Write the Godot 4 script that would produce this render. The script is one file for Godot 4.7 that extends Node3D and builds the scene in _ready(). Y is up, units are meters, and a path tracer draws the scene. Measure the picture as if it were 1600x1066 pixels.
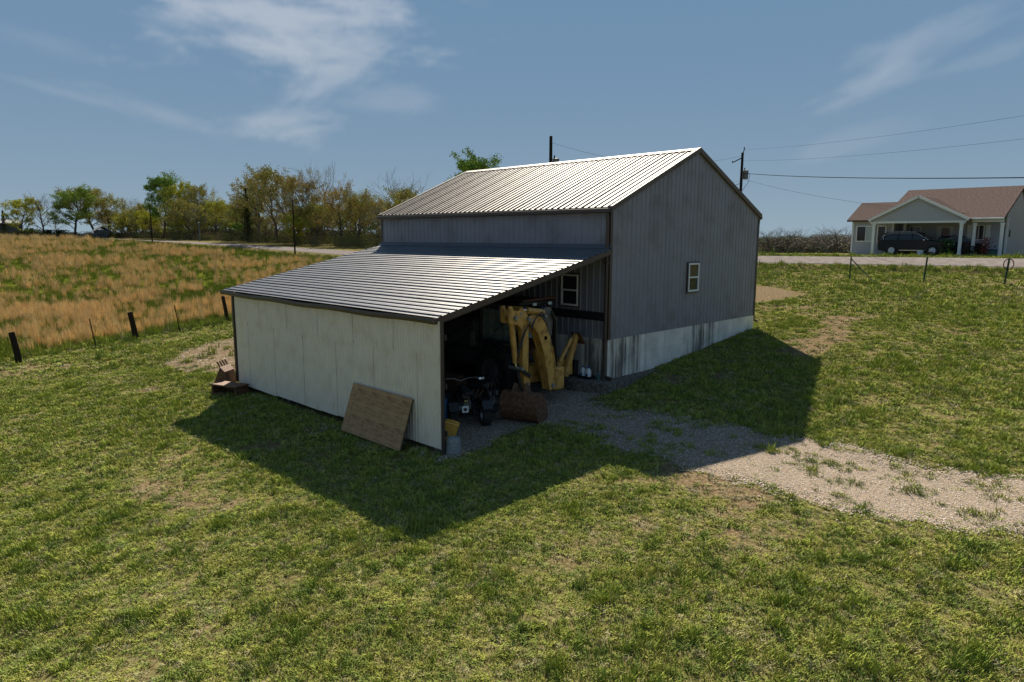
extends Node3D
# x runs along the barn's gable, z = -v where v runs along its eaves, y is up; 0 is the foot of the barn's sheet metal at its near corner.

class MB:
	var v := PackedVector3Array()
	var n := PackedVector3Array()
	var c := PackedColorArray()
	var col := Color.WHITE
	var colored := false
	var off := Vector3.ZERO
	func tri(a: Vector3, b: Vector3, d: Vector3) -> void:
		var m := (b - a).cross(d - a).normalized()
		trin(a, b, d, m, m, m)
	func trin(a: Vector3, b: Vector3, d: Vector3, na: Vector3, nb: Vector3, nd: Vector3) -> void:
		v.append(a - off); v.append(d - off); v.append(b - off)
		n.append(na); n.append(nd); n.append(nb)
		if colored:
			c.append(col); c.append(col); c.append(col)
	func quad(a: Vector3, b: Vector3, d: Vector3, e: Vector3) -> void:
		tri(a, b, d); tri(a, d, e)
	func quadn(a: Vector3, b: Vector3, d: Vector3, e: Vector3, na: Vector3, nb: Vector3, nd: Vector3, ne: Vector3) -> void:
		trin(a, b, d, na, nb, nd); trin(a, d, e, na, nd, ne)
	# a box with chamfered edges when r > 0
	func box(at: Vector3, size: Vector3, b := Basis.IDENTITY, r := 0.0) -> void:
		var h := size / 2.0
		if r <= 0.0:
			var k := []
			for i in 8:
				k.append(at + b * Vector3(h.x if i & 1 else -h.x, h.y if i & 2 else -h.y, h.z if i & 4 else -h.z))
			quad(k[0], k[2], k[3], k[1]); quad(k[4], k[5], k[7], k[6])
			quad(k[0], k[4], k[6], k[2]); quad(k[1], k[3], k[7], k[5])
			quad(k[0], k[1], k[5], k[4]); quad(k[2], k[6], k[7], k[3])
			return
		r = minf(r, minf(h.x, minf(h.y, h.z)) * 0.95)
		for ax in 3:
			for s in [-1.0, 1.0]:
				var u := (ax + 1) % 3
				var w := (ax + 2) % 3
				var p := []
				for q in [[-1, -1], [1, -1], [1, 1], [-1, 1]]:
					var o := Vector3.ZERO
					o[ax] = s * h[ax]; o[u] = q[0] * (h[u] - r); o[w] = q[1] * (h[w] - r)
					p.append(at + b * o)
				if s > 0: quad(p[0], p[1], p[2], p[3])
				else: quad(p[3], p[2], p[1], p[0])
		for ax in 3:
			var u := (ax + 1) % 3
			var w := (ax + 2) % 3
			for q in [[-1.0, -1.0], [1.0, -1.0], [1.0, 1.0], [-1.0, 1.0]]:
				var p := []
				for s in [-1.0, 1.0]:
					var o := Vector3.ZERO
					o[ax] = s * (h[ax] - r); o[u] = q[0] * h[u]; o[w] = q[1] * (h[w] - r)
					p.append(at + b * o)
					o[u] = q[0] * (h[u] - r); o[w] = q[1] * h[w]
					p.append(at + b * o)
				if q[0] * q[1] > 0: quad(p[0], p[1], p[3], p[2])
				else: quad(p[0], p[2], p[3], p[1])
		for i in 8:
			var s := Vector3(1.0 if i & 1 else -1.0, 1.0 if i & 2 else -1.0, 1.0 if i & 4 else -1.0)
			var a := at + b * (s * (h - Vector3(0, r, r)))
			var d := at + b * (s * (h - Vector3(r, 0, r)))
			var e := at + b * (s * (h - Vector3(r, r, 0)))
			if s.x * s.y * s.z > 0: tri(a, d, e)
			else: tri(a, e, d)
	func beam(a: Vector3, b: Vector3, w: float, h: float, r := 0.0) -> void:
		var z := (b - a).normalized()
		var x := Vector3.UP.cross(z)
		if x.length() < 0.01: x = Vector3.RIGHT
		x = x.normalized()
		box((a + b) / 2.0, Vector3(w, h, a.distance_to(b)), Basis(x, z.cross(x), z), r)
	func tube(pts: Array, rad: Array, sides := 8, cap := true) -> void:
		var rings := []
		var x := Vector3.ZERO
		for i in pts.size():
			var d: Vector3 = (pts[mini(i + 1, pts.size() - 1)] - pts[maxi(i - 1, 0)]).normalized()
			if i == 0:
				x = d.cross(Vector3.UP if absf(d.y) < 0.9 else Vector3.RIGHT).normalized()
			else:
				x = (x - d * x.dot(d)).normalized()
			var y := d.cross(x)
			var ring := []
			for k in sides:
				var t := TAU * k / sides
				ring.append(x * cos(t) + y * sin(t))
			rings.append(ring)
		for i in pts.size() - 1:
			for k in sides:
				var m := (k + 1) % sides
				var A: Vector3 = rings[i][k]
				var B: Vector3 = rings[i][m]
				var C: Vector3 = rings[i + 1][m]
				var D: Vector3 = rings[i + 1][k]
				quadn(pts[i] + A * rad[i], pts[i] + B * rad[i], pts[i + 1] + C * rad[i + 1], pts[i + 1] + D * rad[i + 1], A, B, C, D)
		if cap:
			for k in range(1, sides - 1):
				var e := pts.size() - 1
				tri(pts[0] + rings[0][0] * rad[0], pts[0] + rings[0][k + 1] * rad[0], pts[0] + rings[0][k] * rad[0])
				tri(pts[e] + rings[e][0] * rad[e], pts[e] + rings[e][k] * rad[e], pts[e] + rings[e][k + 1] * rad[e])
	func rod(a: Vector3, b: Vector3, r: float, sides := 8) -> void:
		tube([a, b], [r, r], sides)
	# a polygon in the plane (ux, uy) at o, drawn out along d
	func extrude(poly: Array, o: Vector3, ux: Vector3, uy: Vector3, d: Vector3) -> void:
		var pp := PackedVector2Array()
		for q in poly: pp.append(q)
		if not Geometry2D.is_polygon_clockwise(pp): pass
		else: pp.reverse()
		if ux.cross(uy).dot(d) < 0.0: o += d; d = -d
		var ix := Geometry2D.triangulate_polygon(pp)
		var f := func(q: Vector2) -> Vector3: return o + ux * q.x + uy * q.y
		for i in range(0, ix.size(), 3):
			var a: Vector3 = f.call(pp[ix[i]])
			var b: Vector3 = f.call(pp[ix[i + 1]])
			var e: Vector3 = f.call(pp[ix[i + 2]])
			if (b - a).cross(e - a).dot(d) < 0: var t := b; b = e; e = t
			tri(a + d, b + d, e + d); tri(a, e, b)
		for i in pp.size():
			var a: Vector3 = f.call(pp[i])
			var b: Vector3 = f.call(pp[(i + 1) % pp.size()])
			quad(a, b, b + d, a + d)
	# rings (radius, height) round the axis of b at o
	func lathe(prof: Array, o: Vector3, b := Basis.IDENTITY, sides := 16, smooth := true) -> void:
		for i in prof.size() - 1:
			var p: Vector2 = prof[i]
			var q: Vector2 = prof[i + 1]
			var sl := Vector2(q.y - p.y, -(q.x - p.x)).normalized()
			for k in sides:
				var t0 := TAU * k / sides
				var t1 := TAU * (k + 1) / sides
				var c0 := Vector3(cos(t0), 0, -sin(t0))
				var c1 := Vector3(cos(t1), 0, -sin(t1))
				var A := o + b * (c0 * p.x + Vector3.UP * p.y)
				var B := o + b * (c1 * p.x + Vector3.UP * p.y)
				var C := o + b * (c1 * q.x + Vector3.UP * q.y)
				var D := o + b * (c0 * q.x + Vector3.UP * q.y)
				var n0 := b * (c0 * sl.x + Vector3.UP * sl.y)
				var n1 := b * (c1 * sl.x + Vector3.UP * sl.y)
				if not smooth:
					n0 = ((n0 + n1) / 2.0).normalized(); n1 = n0
				if p.x > 0.0001: trin(A, B, C, n0, n1, n1)
				if q.x > 0.0001: trin(A, C, D, n0, n1, n0)
	func mesh() -> ArrayMesh:
		var a := []
		a.resize(Mesh.ARRAY_MAX)
		a[Mesh.ARRAY_VERTEX] = v; a[Mesh.ARRAY_NORMAL] = n
		if colored: a[Mesh.ARRAY_COLOR] = c
		var m := ArrayMesh.new()
		m.add_surface_from_arrays(Mesh.PRIMITIVE_TRIANGLES, a)
		return m

var M := {}
var used := {}
var rng := RandomNumberGenerator.new()
var nz_a := FastNoiseLite.new()
var nz_b := FastNoiseLite.new()

func P(x: float, y: float, v: float) -> Vector3:
	return Vector3(x, y, -v)
func G(x: float, v: float) -> Vector3:
	return Vector3(x, H(x, v), -v)
func lin(r: float, g: float, b: float, a := 1.0) -> Color:
	var c := Color(r, g, b).linear_to_srgb()
	c.a = a
	return c
func mat(called: String, c: Color, rough := 0.7, metal := 0.0) -> StandardMaterial3D:
	var m := StandardMaterial3D.new()
	m.resource_name = called
	m.albedo_color = c; m.roughness = rough; m.metallic = metal
	M[called] = m
	return m
func numbered(parent: Node, called: String) -> String:
	var k := "%d/%s" % [parent.get_instance_id(), called]
	used[k] = used.get(k, -1) + 1
	return called if used[k] == 0 else "%s_%03d" % [called, used[k]]
func B(o := Vector3.ZERO) -> MB:
	var m := MB.new(); m.off = o
	return m
func thing(called: String, label: String, category: String, at := Vector3.ZERO, group := "") -> Node3D:
	var o := Node3D.new()
	o.name = numbered(self, called)
	add_child(o, true)
	o.position = at
	tag(o, label, category, group)
	return o
func tag(o: Node, label: String, category: String, group := "") -> void:
	o.set_meta("label", label); o.set_meta("category", category)
	if group: o.set_meta("group", group)
func part(parent: Node, called: String, mesh: Variant, m: String, label := "") -> MeshInstance3D:
	var o := MeshInstance3D.new()
	o.mesh = mesh.mesh() if mesh is MB else mesh
	o.material_override = M[m]
	o.name = numbered(parent, called)
	parent.add_child(o, true)
	if label: o.set_meta("label", label)
	return o
# a thing that is one mesh, built in world axes round its base
func solo(called: String, m: MB, material: String, label: String, category: String, group := "") -> MeshInstance3D:
	var o := part(self, called, m, material)
	o.position = m.off
	tag(o, label, category, group)
	return o
func structure(called: String, m: Variant, material: String) -> MeshInstance3D:
	var o := part(self, called, m, material)
	o.set_meta("kind", "structure")
	return o
# a repeating picture of noise run through a ramp of [share, colour] steps
func noise_tex(size: int, freq: float, octaves: int, sd: int, ramp: Array, stretch := 1.0) -> ImageTexture:
	var f := FastNoiseLite.new()
	f.seed = sd; f.frequency = freq; f.fractal_octaves = octaves; f.noise_type = FastNoiseLite.TYPE_SIMPLEX_SMOOTH
	var w := int(size * stretch)
	var src := f.get_seamless_image(w, size)
	if stretch != 1.0: src.resize(size, size, Image.INTERPOLATE_LANCZOS)
	var g := Gradient.new()
	g.offsets = PackedFloat32Array(ramp.map(func(r): return r[0]))
	g.colors = PackedColorArray(ramp.map(func(r): return r[1]))
	var im := Image.create(size, size, false, Image.FORMAT_RGB8)
	for y in size:
		for x in size:
			im.set_pixel(x, y, g.sample(src.get_pixel(x, y).r))
	return ImageTexture.create_from_image(im)
func tex(m: String, t: Texture2D, scale: float, world := true) -> void:
	var s: StandardMaterial3D = M[m]
	s.albedo_texture = t
	s.uv1_triplanar = true; s.uv1_world_triplanar = world
	s.uv1_scale = Vector3.ONE * scale
func bump(m: String, t: Texture2D, cm: float) -> void:
	var s: StandardMaterial3D = M[m]
	s.heightmap_enabled = true; s.heightmap_texture = t; s.heightmap_scale = cm
const ROAD := [[-80.0, 1.95], [-30.0, 1.75], [-5.0, 1.57], [10.0, 1.43], [35.0, 1.1], [52.0, 0.93], [62.0, 0.97], [73.0, 1.2], [99.0, 1.74], [117.0, 2.0], [140.0, 2.26], [166.0, 2.47], [200.0, 2.62], [300.0, 2.4]]
func R(v: float) -> float:
	if v <= ROAD[0][0]: return ROAD[0][1]
	for i in ROAD.size() - 1:
		if v < ROAD[i + 1][0]:
			var t: float = (v - ROAD[i][0]) / (ROAD[i + 1][0] - ROAD[i][0])
			return lerpf(ROAD[i][1], ROAD[i + 1][1], smoothstep(0, 1, t) * 0.35 + t * 0.65)
	return ROAD[-1][1]
# height of the ground
func H(x: float, v: float) -> float:
	var r := R(v)
	var s := lerpf(0.095, -0.004, smoothstep(28.0, 150.0, v))
	var h := r
	if x < 28.6:
		h = r + s * (maxf(x, -60.0) - 30.5)
		h -= 0.32 * exp(-pow((x - 26.6) / 0.9, 2.0)) * smoothstep(200.0, 100.0, v)
	elif x > 32.6:
		h = r + lerpf(s * 2.1, 0.13, smoothstep(32.6, 36.0, x))
		# past the houses and along the wood the land drops to a valley and rises to far hills
		h -= 9.0 * smoothstep(45.0, 260.0, x)
	else:
		h = r + s * (x - 30.5)
	if v > 170.0: h -= 7.0 * smoothstep(175.0, 420.0, v)
	var far := Vector2(x, v).length()
	h += smoothstep(420.0, 1000.0, far) * (11.5 + 4.0 * nz_b.get_noise_2d(x * 0.35, v * 0.35))
	if far < 60.0 and x < 28.0:
		var track := smoothstep(2.4, 4.5, absf(x + 2.4)) if v < 1.0 else 1.0
		h += 0.05 * track * nz_b.get_noise_2d(x * 22.0, v * 22.0) * smoothstep(0.0, 6.0, Vector2(maxf(absf(x - 1.5) - 8.0, 0), maxf(absf(v - 5.5) - 6.0, 0)).length())
	return h
func lines(steps: Array) -> PackedFloat32Array:
	var a := PackedFloat32Array()
	for s in steps:
		var t: float = s[0]
		while t < s[1] - 0.001:
			a.append(t); t += s[2]
	return a
func _ready() -> void:
	rng.seed = 7
	nz_a.seed = 3; nz_a.frequency = 1.0; nz_a.fractal_octaves = 3
	nz_b.seed = 11; nz_b.frequency = 0.02; nz_b.fractal_octaves = 2
	camera_and_light()
	materials()
	ground()
	barn()
	yard()
	backhoe()
	clutter()
	fences()
	house()
	poles()
	woods()
	grass()

func camera_and_light() -> void:
	var cam := Camera3D.new()
	cam.name = "camera"
	cam.fov = 2.0 * rad_to_deg(atan(533.0 / 1067.0))
	cam.near = 0.1; cam.far = 4000.0
	add_child(cam)
	cam.transform = Transform3D(Basis(Vector3(0.70406, 0.00228, 0.71014), Vector3(0.10434, 0.98881, -0.10662), Vector3(-0.70244, 0.14917, 0.69594)).orthonormalized(), P(-15.6605, 2.8812, -11.5901))
	cam.current = true
	var sun := DirectionalLight3D.new()
	sun.name = "sun"
	sun.light_color = Color(1.0, 0.955, 0.88)
	sun.light_energy = 1.6
	sun.light_angular_distance = 0.53
	sun.shadow_enabled = true
	add_child(sun)
	sun.look_at_from_position(Vector3.ZERO, -P(0.804, 1.0, 0.843))
	var sky := ProceduralSkyMaterial.new()
	var k := 0.357
	sky.sky_top_color = lin(0.146 * k, 0.264 * k, 0.42 * k)
	sky.sky_horizon_color = lin(0.315 * k, 0.415 * k, 0.485 * k)
	sky.sky_curve = 0.085
	sky.ground_horizon_color = lin(0.25 * k, 0.28 * k, 0.25 * k)
	sky.ground_bottom_color = lin(0.06, 0.07, 0.04)
	sky.sky_cover = cirrus()
	sky.sky_cover_modulate = lin(0.25 * k, 0.205 * k, 0.155 * k)
	var e := Environment.new()
	e.background_mode = Environment.BG_SKY
	e.sky = Sky.new(); e.sky.sky_material = sky
	e.tonemap_mode = Environment.TONE_MAPPER_LINEAR
	e.tonemap_exposure = 2.8
	e.sdfgi_enabled = true; e.ssao_enabled = true; e.ssil_enabled = true
	var w := WorldEnvironment.new()
	w.name = "world"
	w.environment = e
	add_child(w)

# high thin cloud: brushed streaks inside drifting fields, all round the sky
func cirrus() -> ImageTexture:
	var w := 2048
	var h := 1024
	var im := Image.create(w, h, false, Image.FORMAT_RGBA8)
	im.fill(Color(1, 1, 1, 0))
	var f := FastNoiseLite.new()
	f.seed = 21; f.frequency = 1.0; f.fractal_octaves = 4
	f.domain_warp_enabled = true; f.domain_warp_amplitude = 0.9; f.domain_warp_frequency = 0.5
	var fields := [[28.5, 15.8, 10.0, 3.6, 1.0, 0.0], [31.5, 12.6, 4.5, 2.2, 0.6, 0.5], [27.2, 8.4, 3.6, 1.7, 0.62, 0.1], [18.5, 9.0, 4.5, 0.9, 0.26, -0.25], [14.0, 9.4, 5.0, 0.35, 0.2, -0.22], [36.0, 10.5, 4.5, 1.3, 0.26, 0.0], [77.0, 13.8, 7.0, 1.3, 0.28, 0.25], [74.0, 12.8, 2.6, 1.0, 0.2, 0.8], [79.5, 12.0, 4.0, 0.6, 0.22, 0.2], [72.0, 10.8, 4.6, 1.0, 0.4, 0.32], [70.5, 7.0, 6.0, 1.0, 0.16, 0.3], [12.5, 12.6, 3.0, 0.9, 0.14, -0.2]]
	var r := RandomNumberGenerator.new()
	r.seed = 5
	for i in 26:
		var az := r.randf_range(90.0, 366.0)
		fields.append([az, r.randf_range(8.0, 60.0), r.randf_range(5.0, 13.0), r.randf_range(1.2, 4.0), r.randf_range(0.3, 0.9), r.randf_range(-0.4, 0.6)])
	for i in 10:
		fields.append([r.randf_range(5.0, 90.0), r.randf_range(24.0, 60.0), r.randf_range(5.0, 12.0), r.randf_range(1.5, 4.0), r.randf_range(0.3, 0.8), r.randf_range(-0.3, 0.6)])
	for y in range(0, h / 2):
		var el := 90.0 - 180.0 * (y + 0.5) / h
		for d in fields:
			var reach: float = 2.3 * maxf(d[3], d[2] * absf(sin(d[5]))) + 1.0
			if absf(el - d[1]) > reach: continue
			var half: float = d[2] * 2.3 / maxf(cos(deg_to_rad(el)), 0.3)
			var x0 := int((d[0] - half) / 360.0 * w)
			var x1 := int((d[0] + half) / 360.0 * w)
			for xx in range(x0, x1):
				var x := posmod(xx, w)
				var du: float = ((xx + 0.5) * 360.0 / w - d[0]) * cos(deg_to_rad(el))
				var dv: float = el - d[1]
				var cs := cos(d[5])
				var sn := sin(d[5])
				var a: float = (du * cs + dv * sn) / d[2]
				var b: float = (-du * sn + dv * cs) / d[3]
				var q := a * a + b * b
				if q > 4.5: continue
				var streak := f.get_noise_2d((du * cs + dv * sn) * 0.11 + d[0], (-du * sn + dv * cs) * 0.42)
				var fine := f.get_noise_2d((du * cs + dv * sn) * 0.35 - d[0], (-du * sn + dv * cs) * 1.5 + 40.0)
				var t := clampf(exp(-q * 0.9) * 1.3 + streak * 0.62 + fine * 0.2 - 0.36, 0.0, 1.0)
				t = smoothstep(0.0, 1.05, t) * d[4] * clampf((4.5 - q) / 1.5, 0.0, 1.0)
				if t > 0.004:
					var o := im.get_pixel(x, y)
					o.a = 1.0 - (1.0 - o.a) * (1.0 - t)
					im.set_pixel(x, y, o)
	return ImageTexture.create_from_image(im)

func materials() -> void:
	var fine := noise_tex(512, 0.02, 5, 1, [[0.0, Color(0.5, 0.5, 0.5)], [1.0, Color.WHITE]])
	var soil := noise_tex(1024, 0.012, 5, 2, [[0.0, Color(0.5, 0.47, 0.42)], [0.35, Color(0.72, 0.69, 0.62)], [0.55, Color(0.85, 0.82, 0.76)], [0.75, Color(0.94, 0.91, 0.86)], [1.0, Color(1, 0.98, 0.95)]])
	var g := mat("lawn", Color.WHITE, 0.95)
	g.vertex_color_use_as_albedo = true
	tex("lawn", soil, 0.9); bump("lawn", fine, 2.0)
	var blade := mat("blade", Color.WHITE, 0.6)
	blade.vertex_color_use_as_albedo = true
	blade.backlight = Color(1, 1, 1)
	blade.specular_mode = BaseMaterial3D.SPECULAR_DISABLED
	var leaf := mat("leaf", Color.WHITE, 0.6)
	leaf.vertex_color_use_as_albedo = true
	leaf.backlight = Color(1, 1, 1)
	leaf.specular_mode = BaseMaterial3D.SPECULAR_DISABLED
	var bark := mat("bark", Color.WHITE, 0.9)
	bark.vertex_color_use_as_albedo = true
	var peb := mat("pebble", Color.WHITE, 0.85)
	peb.vertex_color_use_as_albedo = true
	mat("gravel", lin(0.29, 0.252, 0.215), 0.95)
	tex("gravel", noise_tex(1024, 0.06, 4, 6, [[0.0, Color(0.45, 0.42, 0.38)], [0.45, Color(0.8, 0.77, 0.72)], [0.6, Color(0.95, 0.92, 0.88)], [1.0, Color.WHITE]]), 0.7)
	bump("gravel", noise_tex(512, 0.15, 3, 8, [[0.0, Color.BLACK], [1.0, Color.WHITE]]), 1.0)
	mat("asphalt", lin(0.185, 0.17, 0.163), 0.92)
	tex("asphalt", noise_tex(512, 0.03, 5, 9, [[0.0, Color(0.72, 0.7, 0.7)], [1.0, Color.WHITE]]), 0.12)
	mat("wall_metal", lin(0.205, 0.208, 0.25), 0.5)
	mat("roof_metal", lin(0.12, 0.10, 0.088), 0.58).metallic_specular = 0.285
	mat("lean_metal", lin(0.082, 0.09, 0.108), 0.42).metallic_specular = 0.325
	var film := noise_tex(512, 0.008, 5, 61, [[0.0, Color(0.82, 0.8, 0.78)], [0.45, Color(0.95, 0.94, 0.93)], [1.0, Color.WHITE]])
	var dents := noise_tex(512, 0.012, 2, 62, [[0.0, Color.BLACK], [1.0, Color.WHITE]])
	for q in ["wall_metal", "roof_metal", "lean_metal"]:
		tex(q, film, 0.21)
		bump(q, dents, 0.5)
	mat("cream_metal", lin(0.64, 0.59, 0.525), 0.6)
	tex("cream_metal", noise_tex(512, 0.012, 5, 14, [[0.0, Color(0.9, 0.88, 0.84)], [0.4, Color(0.97, 0.965, 0.95)], [1.0, Color.WHITE]]), 0.25)
	mat("brown_trim", lin(0.05, 0.032, 0.026), 0.45)
	mat("white_vinyl", lin(0.62, 0.63, 0.64), 0.5)
	mat("concrete", lin(0.74, 0.69, 0.62), 0.9)
	tex("concrete", concrete_tex(), 1.0)
	var cm: StandardMaterial3D = M["concrete"]
	cm.uv1_scale = Vector3(0.22, 0.22, 0.22)
	bump("concrete", fine, 0.15)
	mat("pad", lin(0.24, 0.21, 0.18), 0.95)
	tex("pad", fine, 0.8)
	var gl := mat("glass", Color(0.75, 0.85, 0.85, 0.18), 0.03)
	gl.transparency = BaseMaterial3D.TRANSPARENCY_ALPHA
	mat("dark_wood", lin(0.05, 0.038, 0.028), 0.85)
	mat("grey_wood", lin(0.11, 0.10, 0.09), 0.9)
	tex("grey_wood", fine, 1.2)
	mat("plywood", lin(0.36, 0.235, 0.13), 0.85)
	tex("plywood", noise_tex(512, 0.016, 5, 31, [[0.0, Color(0.6, 0.54, 0.5)], [0.35, Color(0.8, 0.75, 0.7)], [0.6, Color(0.95, 0.92, 0.87)], [1.0, Color(1, 0.96, 0.88)]], 0.09), 1.6, false)
	mat("yellow_paint", lin(0.52, 0.30, 0.075), 0.5)
	tex("yellow_paint", noise_tex(512, 0.02, 5, 33, [[0.0, Color(0.55, 0.48, 0.42)], [0.3, Color(0.85, 0.8, 0.76)], [0.5, Color(0.95, 0.94, 0.92)], [1.0, Color.WHITE]]), 0.35, false)
	mat("rust", lin(0.165, 0.098, 0.056), 0.8)
	tex("rust", noise_tex(512, 0.02, 5, 34, [[0.0, Color(0.35, 0.33, 0.33)], [0.4, Color(0.7, 0.66, 0.62)], [0.7, Color(1, 0.85, 0.75)], [1.0, Color.WHITE]]), 0.9, false)
	mat("black_paint", lin(0.012, 0.012, 0.013), 0.5)
	mat("rubber", lin(0.018, 0.017, 0.016), 0.85)
	mat("hose", lin(0.02, 0.02, 0.021), 0.45)
	mat("chrome", lin(0.6, 0.6, 0.6), 0.22, 1.0)
	mat("steel", lin(0.25, 0.25, 0.26), 0.5, 0.6)
	mat("cab_grey", lin(0.09, 0.085, 0.08), 0.5)
	mat("blue_plastic", lin(0.01, 0.07, 0.17), 0.5)
	mat("yellow_plastic", lin(0.5, 0.27, 0.035), 0.5)
	mat("jug_white", lin(0.62, 0.66, 0.68), 0.45)
	mat("jug_blue", lin(0.03, 0.06, 0.22), 0.5)
	mat("green_plastic", lin(0.03, 0.12, 0.10), 0.5)
	mat("mortar_white", lin(0.40, 0.42, 0.42), 0.9)
	tex("mortar_white", fine, 2.0)
	mat("post_green", lin(0.012, 0.045, 0.022), 0.6)
	mat("pole_wood", lin(0.022, 0.018, 0.016), 0.9)
	mat("transformer_grey", lin(0.10, 0.105, 0.11), 0.7)
	mat("wire", lin(0.012, 0.013, 0.015), 1.0).specular_mode = BaseMaterial3D.SPECULAR_DISABLED
	mat("shingle", Color.WHITE, 0.95)
	(M["shingle"] as StandardMaterial3D).albedo_color = lin(0.14, 0.115, 0.112)
	tex("shingle", noise_tex(512, 0.05, 4, 41, [[0.0, Color(0.3, 0.3, 0.32)], [0.45, Color(0.72, 0.7, 0.68)], [0.6, Color(0.9, 0.88, 0.86)], [1.0, Color.WHITE]]), 0.35)
	mat("siding", lin(0.34, 0.345, 0.37), 0.75)
	mat("siding_tan", lin(0.30, 0.285, 0.26), 0.75)
	mat("house_white", lin(0.62, 0.63, 0.62), 0.6)
	mat("house_glass", lin(0.02, 0.025, 0.03), 0.08)
	mat("curtain", lin(0.35, 0.40, 0.40), 0.9)
	mat("door_paint", lin(0.45, 0.45, 0.43), 0.6)
	mat("car_paint", lin(0.008, 0.012, 0.018), 0.18)
	(M["car_paint"] as StandardMaterial3D).metallic_specular = 0.35
	mat("car_glass", lin(0.015, 0.018, 0.022), 0.05)
	mat("alloy", lin(0.55, 0.56, 0.57), 0.35)
	mat("dirt", lin(0.17, 0.142, 0.108), 0.95)
	tex("dirt", soil, 0.6)
	mat("tail_red", lin(0.25, 0.012, 0.012), 0.3)
	for q in ["lawn", "gravel", "asphalt", "dirt", "pebble", "bark", "shingle", "pad", "pole_wood"]:
		(M[q] as StandardMaterial3D).specular_mode = BaseMaterial3D.SPECULAR_DISABLED
	mat("far_barn", lin(0.06, 0.075, 0.09), 0.6)

# poured wall: cloudy grey with dirty runs down the face, in two crowded places and a few strays
func concrete_tex() -> ImageTexture:
	var f := FastNoiseLite.new()
	f.seed = 51; f.frequency = 0.012; f.fractal_octaves = 4
	var r := RandomNumberGenerator.new()
	r.seed = 12
	var w := 1024
	var dirt := PackedFloat32Array()
	dirt.resize(w)
	for i in 46:
		var at := r.randf_range(40.0, 380.0) if i < 30 else r.randf_range(0.0, 1024.0)
		var sg := r.randf_range(3.0, 13.0)
		var k := r.randf_range(0.12, 0.5) * (1.0 if i < 30 else 0.45)
		for x in range(int(at - sg * 3.0), int(at + sg * 3.0)):
			dirt[posmod(x, w)] += k * exp(-pow((x - at) / sg, 2.0))
	var im := Image.create(w, w, false, Image.FORMAT_RGB8)
	for x in w:
		for y in w:
			var b := 0.92 + 0.10 * f.get_noise_2d(x * 0.5, y * 0.5) + 0.04 * f.get_noise_2d(x * 8.0, y * 8.0)
			var t := clampf(dirt[x] * 0.8, 0.0, 0.5) * clampf(0.75 + 0.9 * f.get_noise_2d(x * 1.2, y * 0.35 + 50.0), 0.1, 1.0)
			var k := clampf(b * (1.0 - t), 0.1, 1.0)
			im.set_pixel(x, y, Color(k, k * lerpf(1.0, 0.96, t), k * lerpf(1.0, 0.9, t)))
	return ImageTexture.create_from_image(im)

# what grows at a spot: 0 bare to 1 lush, and its dryness
func lush(x: float, v: float) -> float:
	var a := nz_a.get_noise_2d(x * 0.55, v * 0.55)
	var b := nz_a.get_noise_2d(x * 0.11 + 50.0, v * 0.11)
	var l := 0.64 + 0.55 * a + 0.45 * b
	for w in WORN:
		l -= 0.75 * smoothstep(w[2], w[2] * 0.3, Vector2(x - w[0], v - w[1]).length())
	return clampf(l, 0.0, 1.0)
const WORN := [[6.5, -3.0, 0.9], [7.2, -3.0, 0.7], [8.0, -2.95, 0.8], [9.0, -2.8, 0.6], [9.8, -2.6, 0.8], [11.0, -2.4, 0.8], [12.2, -2.2, 0.9], [-3.9, -4.6, 0.6], [-4.2, -5.6, 0.7], [-4.4, -6.4, 0.6], [-8.2, 13.2, 0.6], [-8.8, 12.4, 0.5], [1.5, -1.2, 0.6], [2.6, -2.2, 0.7]]
const DRIVE := [[-6.7, -0.3], [-6.2, -0.5], [-5.4, -0.55], [-4.4, -0.35], [-3.45, -0.55], [-3.2, -1.4], [-3.6, -2.8], [-3.85, -4.4], [-3.75, -5.3], [-3.95, -6.3], [-4.0, -7.3], [-3.75, -8.6], [-3.55, -9.5], [-3.2, -10.3], [-2.8, -14.0], [-2.6, -22.0], [0.6, -22.0], [0.0, -14.0], [-0.7, -9.8], [-1.0, -8.9], [-0.9, -7.8], [-0.95, -6.0], [-1.05, -4.9], [-1.0, -3.6], [-0.95, -2.5], [-1.4, -1.9], [-1.5, -1.0], [-1.1, -0.35], [-0.3, -0.1], [0.0, 0.3], [0.0, 10.3], [-6.1, 10.3], [-6.15, 0.0]]
const PATCH_L := [[-6.3, 17.4], [-5.0, 19.2], [-3.2, 20.2], [-1.0, 19.8], [0.5, 17.5], [0.2, 13.4], [-2.0, 11.6], [-4.8, 12.2], [-5.9, 13.6], [-6.5, 15.4]]
const PATCH_R := [[19.6, 6.0], [18.9, 2.9], [17.5, 1.8], [15.6, 1.6], [14.2, 2.4], [13.0, 4.5], [14.5, 8.0], [17.5, 9.0]]
var poly_drive := PackedVector2Array()
var poly_l := PackedVector2Array()
var poly_r := PackedVector2Array()
func worn(pts: Array, amp: float) -> PackedVector2Array:
	var out := PackedVector2Array()
	for i in pts.size():
		var a := Vector2(pts[i][0], pts[i][1])
		var b := Vector2(pts[(i + 1) % pts.size()][0], pts[(i + 1) % pts.size()][1])
		var n := maxi(1, int(a.distance_to(b) / 0.1))
		var inside := absf(a.x - b.x) < 0.01 or (a.y > 0.2 and b.y > 0.2 and amp < 0.4 and a.x > -7.0)
		for k in n:
			var q := a.lerp(b, float(k) / n)
			if not inside:
				q += (b - a).orthogonal().normalized() * amp * (nz_a.get_noise_2d(q.x * 0.9, q.y * 0.9 + 7.0) + 0.5 * nz_a.get_noise_2d(q.x * 3.0, q.y * 3.0))
			out.append(q)
	return out
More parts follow.
